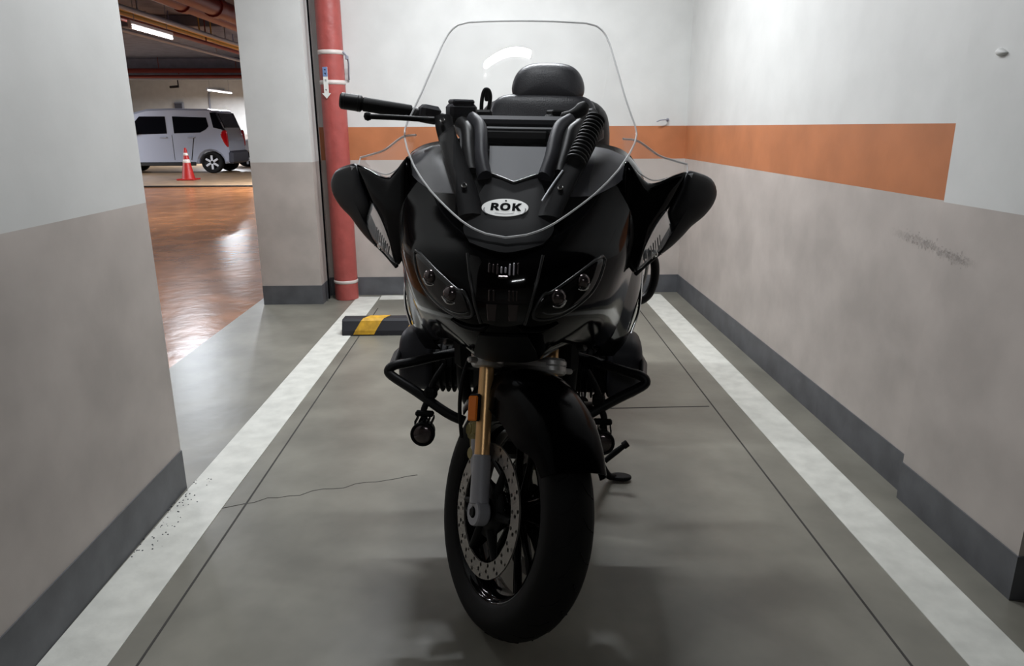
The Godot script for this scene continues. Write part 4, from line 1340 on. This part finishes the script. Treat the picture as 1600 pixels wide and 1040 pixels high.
	for sd in [-1.0, 1.0]:
		var foot := Vector3(0.093 * sd, 0.30, 0.012)
		var leg := holder("fork_leg", b)
		s = tool()
		cyl(s, S * (foot + up * 0.115), S * (foot + up * 0.43), 0.0185, 24)
		node("stanchion", s, M.gold, leg, "gold fork tube")
		s = tool()
		cyl(s, S * (foot + up * 0.02), S * (foot + up * 0.135), 0.0235, 24, 0.022)
		lathe(s, [Vector2(0.014, -0.016), Vector2(0.03, -0.016), Vector2(0.032, -0.012), Vector2(0.032, 0.012), Vector2(0.03, 0.016), Vector2(0.014, 0.016)], 24, S * Transform3D(Basis(Vector3.BACK, -PI / 2), foot), true, true)
		tube(s, [S * (foot + Vector3(0, 0.03, -0.02)), S * (foot + Vector3(0, 0.075, -0.075)), S * (foot + Vector3(0, 0.14, -0.105))], [0.012, 0.010, 0.014], 8)
		tube(s, [S * (foot + Vector3(0, 0.09, -0.06)), S * (foot + Vector3(0, 0.145, -0.09))], 0.009, 8)
		node("lower_leg", s, M.fork_grey, leg)
		s = tool()
		cyl(s, S * (foot + Vector3(sd * 0.012, 0, 0)), S * (foot + Vector3(sd * 0.020, 0, 0)), 0.013, 6)
		node("axle_cap", s, M.deep_black, leg)
		# radial brake caliper behind the leg
		s = tool()
		var cb := turn * Basis(Vector3.RIGHT, -0.75)
		rbox(s, Vector3(0.034, 0.125, 0.045), 0.012, Transform3D(cb, S * (foot + Vector3(-0.012 * sd, 0.128, -0.118))))
		rbox(s, Vector3(0.030, 0.05, 0.055), 0.012, Transform3D(cb, S * (foot + Vector3(-0.006 * sd, 0.150, -0.135))))
		for k in 2:
			cyl(s, S * (foot + Vector3(0.002 * sd, 0.105 + k * 0.045, -0.10 - k * 0.04)), S * (foot + Vector3(0.012 * sd, 0.105 + k * 0.045, -0.10 - k * 0.04)), 0.015, 16)
		node("brake_caliper", s, M.caliper_gold, leg, "olive gold brake caliper")
		# side reflector
		s = tool()
		rbox(s, Vector3(0.012, 0.066, 0.030), 0.004, Transform3D(turn * Basis(Vector3.RIGHT, -0.45) * Basis(Vector3.UP, -0.55 * sd), S * (foot + up * 0.248 + Vector3(0.028 * sd, 0, 0.004))))
		node("reflector_mount", s, M.deep_black, leg)
		s = tool()
		rbox(s, Vector3(0.007, 0.060, 0.026), 0.003, Transform3D(turn * Basis(Vector3.RIGHT, -0.45) * Basis(Vector3.UP, -0.55 * sd), S * (foot + up * 0.248 + Vector3(0.036 * sd, 0, 0.010))))
		node("amber_reflector", s, M.amber, leg, "amber side reflector")
	# fork bridge with its two clamps
	s = tool()
	var fb := Vector3(0, 0.30, 0.012) + up * 0.368
	var bx := Transform3D(turn * Basis(Vector3.RIGHT, -deg_to_rad(26.0)), S * fb)
	rbox(s, Vector3(0.15, 0.024, 0.05), 0.006, bx)
	node("fork_bridge", s, M.aluminium, b)
	for sd in [-1.0, 1.0]:
		s = tool()
		var p := fb + Vector3(0.093 * sd, 0, 0)
		lathe(s, [Vector2(0.0185, -0.022), Vector2(0.036, -0.020), Vector2(0.040, -0.013), Vector2(0.040, -0.002), Vector2(0.037, 0.0), Vector2(0.040, 0.002), Vector2(0.040, 0.013), Vector2(0.034, 0.020), Vector2(0.0185, 0.022)], 28, Transform3D(turn * Basis(Vector3.RIGHT, -deg_to_rad(26.0)), S * p), true, true)
		rbox(s, Vector3(0.030, 0.014, 0.018), 0.004, bx * Transform3D(Basis.IDENTITY, Vector3((0.093 + 0.042) * sd, -0.008, 0.01)))
		node("fork_clamp", s, M.aluminium, b)
	# fender
	var rows := []
	for k in 11:
		var a := deg_to_rad(lerpf(150.0, 44.0, k / 10.0))
		var w := lerpf(0.070, 0.094, smoothstep(0.0, 0.45, k / 10.0)) - 0.016 * smoothstep(0.75, 1.0, k / 10.0)
		var rc := 0.330 + 0.022 * sin(PI * clampf(k / 10.0, 0, 1))
		var drop := lerpf(0.05, 0.125, smoothstep(0.0, 0.55, k / 10.0)) - 0.07 * smoothstep(0.72, 1.0, k / 10.0)
		var row := []
		for q in [[-1.0, 1.0], [-0.96, 0.55], [-0.75, 0.17], [-0.4, 0.03], [0.0, 0.0], [0.4, 0.03], [0.75, 0.17], [0.96, 0.55], [1.0, 1.0]]:
			var rr: float = rc - drop * q[1]
			row.append(S * (hub + Vector3(q[0] * w, rr * sin(a), rr * cos(a))))
		rows.append(row)
	s = tool()
	panel(s, dense(rows, 3, 3), 0.003)
	node("front_fender", s, M.fender_black, b)
	for sd in [-1.0, 1.0]:
		s = tool()
		tube(s, [S * Vector3(0.080 * sd, 0.55, -0.10), S * Vector3(0.090 * sd, 0.50, -0.105)], 0.010, 8)
		node("fender_mount", s, M.deep_black, b)
	# brake hose
	s = tool()
	tube(s, smooth_path([S * Vector3(-0.11, 0.42, -0.14), S * Vector3(-0.125, 0.50, -0.17), S * Vector3(-0.12, 0.58, -0.20), S * Vector3(-0.08, 0.68, -0.24)], 5), 0.005, 8)
	node("brake_hose", s, M.deep_black, b)

func chassis(b: Node3D):
	var s := tool()
	# side fairings sweeping back past the knees
	for sd in [-1.0, 1.0]:
		var rows := [
			[Vector3(0.300, 1.09, -0.29), Vector3(0.322, 1.07, -0.42), Vector3(0.30, 1.03, -0.58), Vector3(0.26, 1.0, -0.74)],
			[Vector3(0.300, 0.97, -0.27), Vector3(0.334, 0.96, -0.42), Vector3(0.335, 0.93, -0.60), Vector3(0.30, 0.90, -0.78)],
			[Vector3(0.283, 0.85, -0.26), Vector3(0.336, 0.83, -0.42), Vector3(0.350, 0.81, -0.60), Vector3(0.33, 0.79, -0.80)],
			[Vector3(0.262, 0.74, -0.27), Vector3(0.328, 0.72, -0.43), Vector3(0.342, 0.70, -0.58), Vector3(0.33, 0.69, -0.74)],
			[Vector3(0.232, 0.64, -0.30), Vector3(0.302, 0.62, -0.42), Vector3(0.318, 0.61, -0.54), Vector3(0.31, 0.62, -0.64)],
			[Vector3(0.215, 0.60, -0.33), Vector3(0.278, 0.575, -0.42), Vector3(0.290, 0.57, -0.50), Vector3(0.285, 0.58, -0.57)]]
		if sd < 0:
			rows = flip_x(rows)
		s = tool()
		panel(s, dense(rows, 5, 4), 0.004)
		var sp := node("side_fairing", s, M.gloss_black, b)
		s = tool()
		tube(s, smooth_path(sided([Vector3(0.350, 0.83, -0.545), Vector3(0.346, 0.77, -0.50), Vector3(0.339, 0.70, -0.455), Vector3(0.318, 0.64, -0.43)], sd), 4), 0.004, 8)
		node("chrome_strip", s, M.chrome, sp)
		# boxer cylinder with its head cover
		s = tool()
		cyl(s, Vector3(0.12 * sd, 0.50, -0.52), Vector3(0.27 * sd, 0.51, -0.50), 0.075, 24)
		for k in 6:
			cyl(s, Vector3((0.16 + k * 0.018) * sd, 0.505, -0.51), Vector3((0.165 + k * 0.018) * sd, 0.505, -0.51), 0.092, 24)
		var cy := node("engine_cylinder", s, M.deep_black, b)
		s = tool()
		pillow(s, [Vector2(-0.075, 0.085), Vector2(0.04, 0.10), Vector2(0.085, 0.07), Vector2(0.10, 0.0), Vector2(0.085, -0.07), Vector2(0.0, -0.085), Vector2(-0.085, -0.07), Vector2(-0.095, 0.01)], 0.085, 0.02, Transform3D(Basis(Vector3.UP, PI / 2 * sd), Vector3(0.275 * sd, 0.520, -0.50)), null, 5.0, 7, 4)
		node("head_cover", s, M.dash_grey, cy)
		# lower side guard tubes round the cylinder
		s = tool()
		var pts := sided([Vector3(0.14, 0.575, -0.42), Vector3(0.22, 0.570, -0.37), Vector3(0.30, 0.560, -0.325), Vector3(0.338, 0.556, -0.308), Vector3(0.354, 0.545, -0.300), Vector3(0.344, 0.530, -0.292), Vector3(0.27, 0.498, -0.262), Vector3(0.18, 0.455, -0.225), Vector3(0.13, 0.435, -0.22)], sd)
		tube(s, smooth_path(pts, 4), 0.0135, 12)
		tube(s, sided([Vector3(0.346, 0.550, -0.305), Vector3(0.358, 0.552, -0.42), Vector3(0.350, 0.548, -0.58), Vector3(0.20, 0.54, -0.66)], sd), 0.012, 10)
		node("crash_bar", s, M.satin_black, b)
		# extra lamp hung on the bar
		var fl := holder("spot_lamp", b)
		var at := Vector3(0.240 * sd, 0.402, -0.205)
		s = tool()
		lathe(s, [Vector2(0, -0.050), Vector2(0.018, -0.048), Vector2(0.027, -0.03), Vector2(0.031, 0.0), Vector2(0.033, 0.004), Vector2(0.033, 0.016), Vector2(0.030, 0.018), Vector2(0.030, 0.008), Vector2(0, 0.006)], 24, Transform3D(Basis(Vector3.RIGHT, PI / 2 - 0.1), at))
		for k in 5:
			rbox(s, Vector3(0.003, 0.012, 0.05), 0.001, Transform3D(Basis.IDENTITY, at + Vector3((k - 2) * 0.011, 0.030, -0.018)))
		node("lamp_body", s, M.satin_black, fl)
		s = tool()
		pillow(s, circle(Vector2.ZERO, 0.029, 20), 0.010, 0.002, Transform3D(Basis(Vector3.RIGHT, -0.1), at + Vector3(0, 0, 0.010)), null, 2.0, 5, 1)
		node("lamp_lens", s, M.smoked_chrome, fl)
		s = tool()
		tube(s, smooth_path([at + Vector3(0, 0.028, -0.02), at + Vector3(0.004 * sd, 0.055, -0.03), at + Vector3(-0.008 * sd, 0.085, -0.045), at + Vector3(-0.018 * sd, 0.125, -0.06), at + Vector3(-0.045 * sd, 0.165, -0.09)], 4), 0.009, 8)
		rbox(s, Vector3(0.05, 0.014, 0.02), 0.004, Transform3D(Basis.IDENTITY, at + Vector3(0, 0.048, -0.02)))
		rbox(s, Vector3(0.034, 0.03, 0.034), 0.006, Transform3D(Basis.IDENTITY, at + Vector3(-0.012 * sd, 0.098, -0.05)))
		node("lamp_bracket", s, M.deep_black, fl)
	# engine block, frame and belly
	s = tool()
	rbox(s, Vector3(0.26, 0.30, 0.46), 0.05, Transform3D(Basis.IDENTITY, Vector3(0, 0.45, -0.58)))
	rbox(s, Vector3(0.20, 0.10, 0.40), 0.03, Transform3D(Basis.IDENTITY, Vector3(0, 0.27, -0.62)))
	cyl(s, Vector3(0, 0.44, -0.36), Vector3(0, 0.44, -0.30), 0.085, 24)
	node("engine_block", s, M.deep_black, b)
	s = tool()
	rbox(s, Vector3(0.34, 0.22, 0.06), 0.02, Transform3D(Basis(Vector3.RIGHT, 0.2), Vector3(0, 0.66, -0.30)))
	node("radiator", s, M.deep_black, b)
	s = tool()
	for sd in [-1.0, 1.0]:
		tube(s, smooth_path([Vector3(0.10 * sd, 0.78, -0.32), Vector3(0.15 * sd, 0.64, -0.36), Vector3(0.15 * sd, 0.50, -0.34), Vector3(0.13 * sd, 0.40, -0.40), Vector3(0.12 * sd, 0.30, -0.60)], 4), 0.018, 10)
		tube(s, [Vector3(0.10 * sd, 0.80, -0.35), Vector3(0.13 * sd, 0.70, -0.80), Vector3(0.12 * sd, 0.55, -1.05)], 0.02, 10)
	node("frame", s, M.matte_black, b)
	for sd in [-1.0, 1.0]:
		s = tool()
		cyl(s, Vector3(0.165 * sd, 0.665, -0.245), Vector3(0.185 * sd, 0.668, -0.238), 0.026, 20)
		node("horn", s, M.satin_black, b)
	# inner cladding that closes the space behind the fairing
	s = tool()
	pillow(s, [Vector2(-0.20, 0.10), Vector2(0.20, 0.10), Vector2(0.25, 0.0), Vector2(0.22, -0.20), Vector2(-0.22, -0.20), Vector2(-0.25, 0.0)], 0.06, 0.06, Transform3D(Basis.IDENTITY, Vector3(0, 0.86, -0.33)), null, 4.0)
	node("inner_cladding", s, M.deep_black, b)
	# telelever arm
	s = tool()
	for sd in [-1.0, 1.0]:
		tube(s, [Vector3(0.10 * sd, 0.46, -0.45), Vector3(0.06 * sd, 0.58, -0.30), Vector3(0.01 * sd, 0.63, -0.20)], [0.025, 0.02, 0.02], 10)
	node("fork_arm", s, M.deep_black, b)
	# side stand on the floor, with its lug and oval foot
	s = tool()
	tube(s, smooth_path([Vector3(0.17, 0.33, -0.56), Vector3(0.22, 0.22, -0.62), Vector3(0.268, 0.105, -0.70), Vector3(0.300, 0.034, -0.745), Vector3(0.325, 0.020, -0.76)], 4), 0.0125, 10)
	var sst := node("side_stand", s, M.deep_black, b)
	s = tool()
	pillow(s, circle(Vector2.ZERO, 0.040, 18, 0.62), 0.009, 0.006, Transform3D(Basis(Vector3.RIGHT, -PI / 2), Vector3(0.345, 0.018, -0.765)), null, 5.0, 4, 1)
	node("stand_foot", s, M.deep_black, sst)
	s = tool()
	tube(s, [Vector3(0.285, 0.098, -0.72), Vector3(0.322, 0.128, -0.735), Vector3(0.352, 0.150, -0.745)], [0.009, 0.011, 0.009], 8)
	cyl(s, Vector3(0.346, 0.147, -0.743), Vector3(0.362, 0.158, -0.748), 0.013, 12)
	node("stand_lug", s, M.deep_black, sst)
	# boot-high cover right beside the spot lamp
	s = tool()
	cyl(s, Vector3(0.19, 0.335, -0.50), Vector3(0.225, 0.335, -0.50), 0.06, 20)
	node("generator_cover", s, M.matte_black, b)

func rear(b: Node3D):
	var s := tool()
	# fuel tank, seat, tail
	var rows := []
	for k in 7:
		var z: float = [-0.46, -0.52, -0.62, -0.74, -0.86, -0.96, -1.02][k]
		var w: float = [0.12, 0.17, 0.21, 0.21, 0.18, 0.14, 0.12][k]
		var y: float = [1.02, 1.06, 1.09, 1.08, 1.02, 0.94, 0.87][k]
		var row := []
		for q in [[-1.0, -0.28], [-0.97, -0.12], [-0.7, -0.02], [0.0, 0.0], [0.7, -0.02], [0.97, -0.12], [1.0, -0.28]]:
			row.append(Vector3(q[0] * w, y + q[1], z))
		rows.append(row)
	panel(s, dense(rows, 4, 3), 0.004)
	node("fuel_tank", s, M.gloss_black, b)
	s = tool()
	rows = []
	for k in 7:
		var z: float = [-0.96, -1.02, -1.12, -1.24, -1.32, -1.48, -1.66][k]
		var w: float = [0.10, 0.14, 0.18, 0.18, 0.17, 0.17, 0.15][k]
		var y: float = [0.86, 0.83, 0.82, 0.86, 0.92, 0.93, 0.93][k]
		var row := []
		for q in [[-1.0, -0.12], [-0.95, -0.04], [-0.6, 0.0], [0.0, -0.01], [0.6, 0.0], [0.95, -0.04], [1.0, -0.12]]:
			row.append(Vector3(q[0] * w, y + q[1], z))
		rows.append(row)
	panel(s, dense(rows, 4, 3), 0.02)
	node("seat", s, M.leather, b)
	s = tool()
	rbox(s, Vector3(0.28, 0.16, 0.75), 0.05, Transform3D(Basis(Vector3.RIGHT, 0.06), Vector3(0, 0.78, -1.42)))
	node("tail_body", s, M.gloss_black, b)
	# pannier stays: rounded loops on both sides behind the fairing
	for sd in [-1.0, 1.0]:
		s = tool()
		tube(s, smooth_path(sided([Vector3(0.372, 0.775, -0.885), Vector3(0.402, 0.792, -0.90), Vector3(0.428, 0.765, -0.915), Vector3(0.434, 0.705, -0.92), Vector3(0.418, 0.65, -0.915), Vector3(0.385, 0.628, -0.90), Vector3(0.355, 0.648, -0.885), Vector3(0.345, 0.71, -0.88)], sd), 4, true), 0.0155, 12, 1.0, true)
		var lp := node("side_guard", s, M.satin_black, b, "rounded black guard loop beside the seat")
		s = tool()
		tube(s, smooth_path(sided([Vector3(0.405, 0.755, -0.905), Vector3(0.398, 0.70, -0.905), Vector3(0.380, 0.655, -0.90)], sd), 4), 0.006, 8)
		node("guard_strip", s, M.aluminium, lp)
		s = tool()
		tube(s, sided([Vector3(0.14, 0.68, -1.0), Vector3(0.28, 0.69, -0.95), Vector3(0.35, 0.70, -0.885)], sd), 0.013, 10)
		tube(s, sided([Vector3(0.312, 0.79, -0.76), Vector3(0.345, 0.785, -0.83), Vector3(0.376, 0.778, -0.888)], sd), 0.010, 8)
		node("guard_stay", s, M.satin_black, lp)
	# top case with its leather pads
	s = tool()
	var case_out := [Vector2(-0.27, 0.0), Vector2(-0.30, 0.10), Vector2(-0.295, 0.24), Vector2(-0.26, 0.31), Vector2(-0.18, 0.345), Vector2(0, 0.355), Vector2(0.18, 0.345), Vector2(0.26, 0.31), Vector2(0.295, 0.24), Vector2(0.30, 0.10), Vector2(0.27, 0.0)]
	pillow(s, case_out, 0.22, 0.22, Transform3D(Basis.IDENTITY, Vector3(0, 0.98, -1.96)), null, 7.0, 8, 3)
	var tc := node("top_case", s, M.satin_black, b, "wide black top case behind the seat")
	s = tool()
	pillow(s, [Vector2(-0.235, -0.10), Vector2(-0.235, 0.02), Vector2(-0.20, 0.085), Vector2(-0.10, 0.105), Vector2(0.10, 0.105), Vector2(0.20, 0.085), Vector2(0.235, 0.02), Vector2(0.235, -0.10)], 0.05, 0.02, Transform3D(Basis(Vector3.RIGHT, -0.12), Vector3(0, 1.235, -1.74)), null, 3.0, 8, 4)
	node("lower_pad", s, M.leather, tc)
	s = tool()
	pillow(s, [Vector2(-0.150, -0.055), Vector2(-0.158, -0.01), Vector2(-0.135, 0.045), Vector2(-0.085, 0.078), Vector2(0.0, 0.086), Vector2(0.085, 0.078), Vector2(0.135, 0.045), Vector2(0.158, -0.01), Vector2(0.150, -0.055), Vector2(0.11, -0.068), Vector2(-0.11, -0.068)], 0.055, 0.03, Transform3D(Basis(Vector3.RIGHT, -0.15), Vector3(0.018, 1.383, -1.76)), null, 2.6, 8, 4)
	node("backrest_pad", s, M.leather, tc)
	s = tool()
	rbox(s, Vector3(0.34, 0.04, 0.40), 0.012, Transform3D(Basis.IDENTITY, Vector3(0, 0.93, -1.86)))
	node("case_rack", s, M.matte_black, b)
	# rear wheel
	var W := Transform3D(Basis(Vector3.BACK, -PI / 2), Vector3(0, 0.312, -1.485))
	var wheel := holder("rear_wheel", b)
	s = tool()
	lathe(s, [Vector2(0.216, -0.07), Vector2(0.25, -0.09), Vector2(0.28, -0.08), Vector2(0.302, -0.05), Vector2(0.312, 0), Vector2(0.302, 0.05), Vector2(0.28, 0.08), Vector2(0.25, 0.09), Vector2(0.216, 0.07)], 48, W, true)
	node("tyre", s, M.tyre, wheel)
	s = tool()
	lathe(s, [Vector2(0.22, -0.07), Vector2(0.20, -0.05), Vector2(0.05, -0.03), Vector2(0.05, 0.03), Vector2(0.20, 0.05), Vector2(0.22, 0.07)], 40, W)
	node("rim", s, M.gloss_black, wheel)
	s = tool()
	tube(s, [Vector3(0.12, 0.38, -0.80), Vector3(0.14, 0.34, -1.15), Vector3(0.12, 0.312, -1.485)], [0.05, 0.045, 0.06], 12)
	cyl(s, Vector3(0.09, 0.312, -1.485), Vector3(0.17, 0.312, -1.485), 0.07, 20)
	node("swingarm", s, M.deep_black, b)
	s = tool()
	tube(s, smooth_path([Vector3(0.20, 0.30, -0.75), Vector3(0.21, 0.26, -1.0), Vector3(0.23, 0.32, -1.25), Vector3(0.25, 0.40, -1.5), Vector3(0.255, 0.43, -1.75)], 4), [0.02, 0.02, 0.02, 0.02, 0.025, 0.035, 0.045, 0.05, 0.05, 0.05, 0.05, 0.05, 0.05, 0.05, 0.05, 0.05, 0.045], 14)
	node("silencer", s, M.smoked_chrome, b)
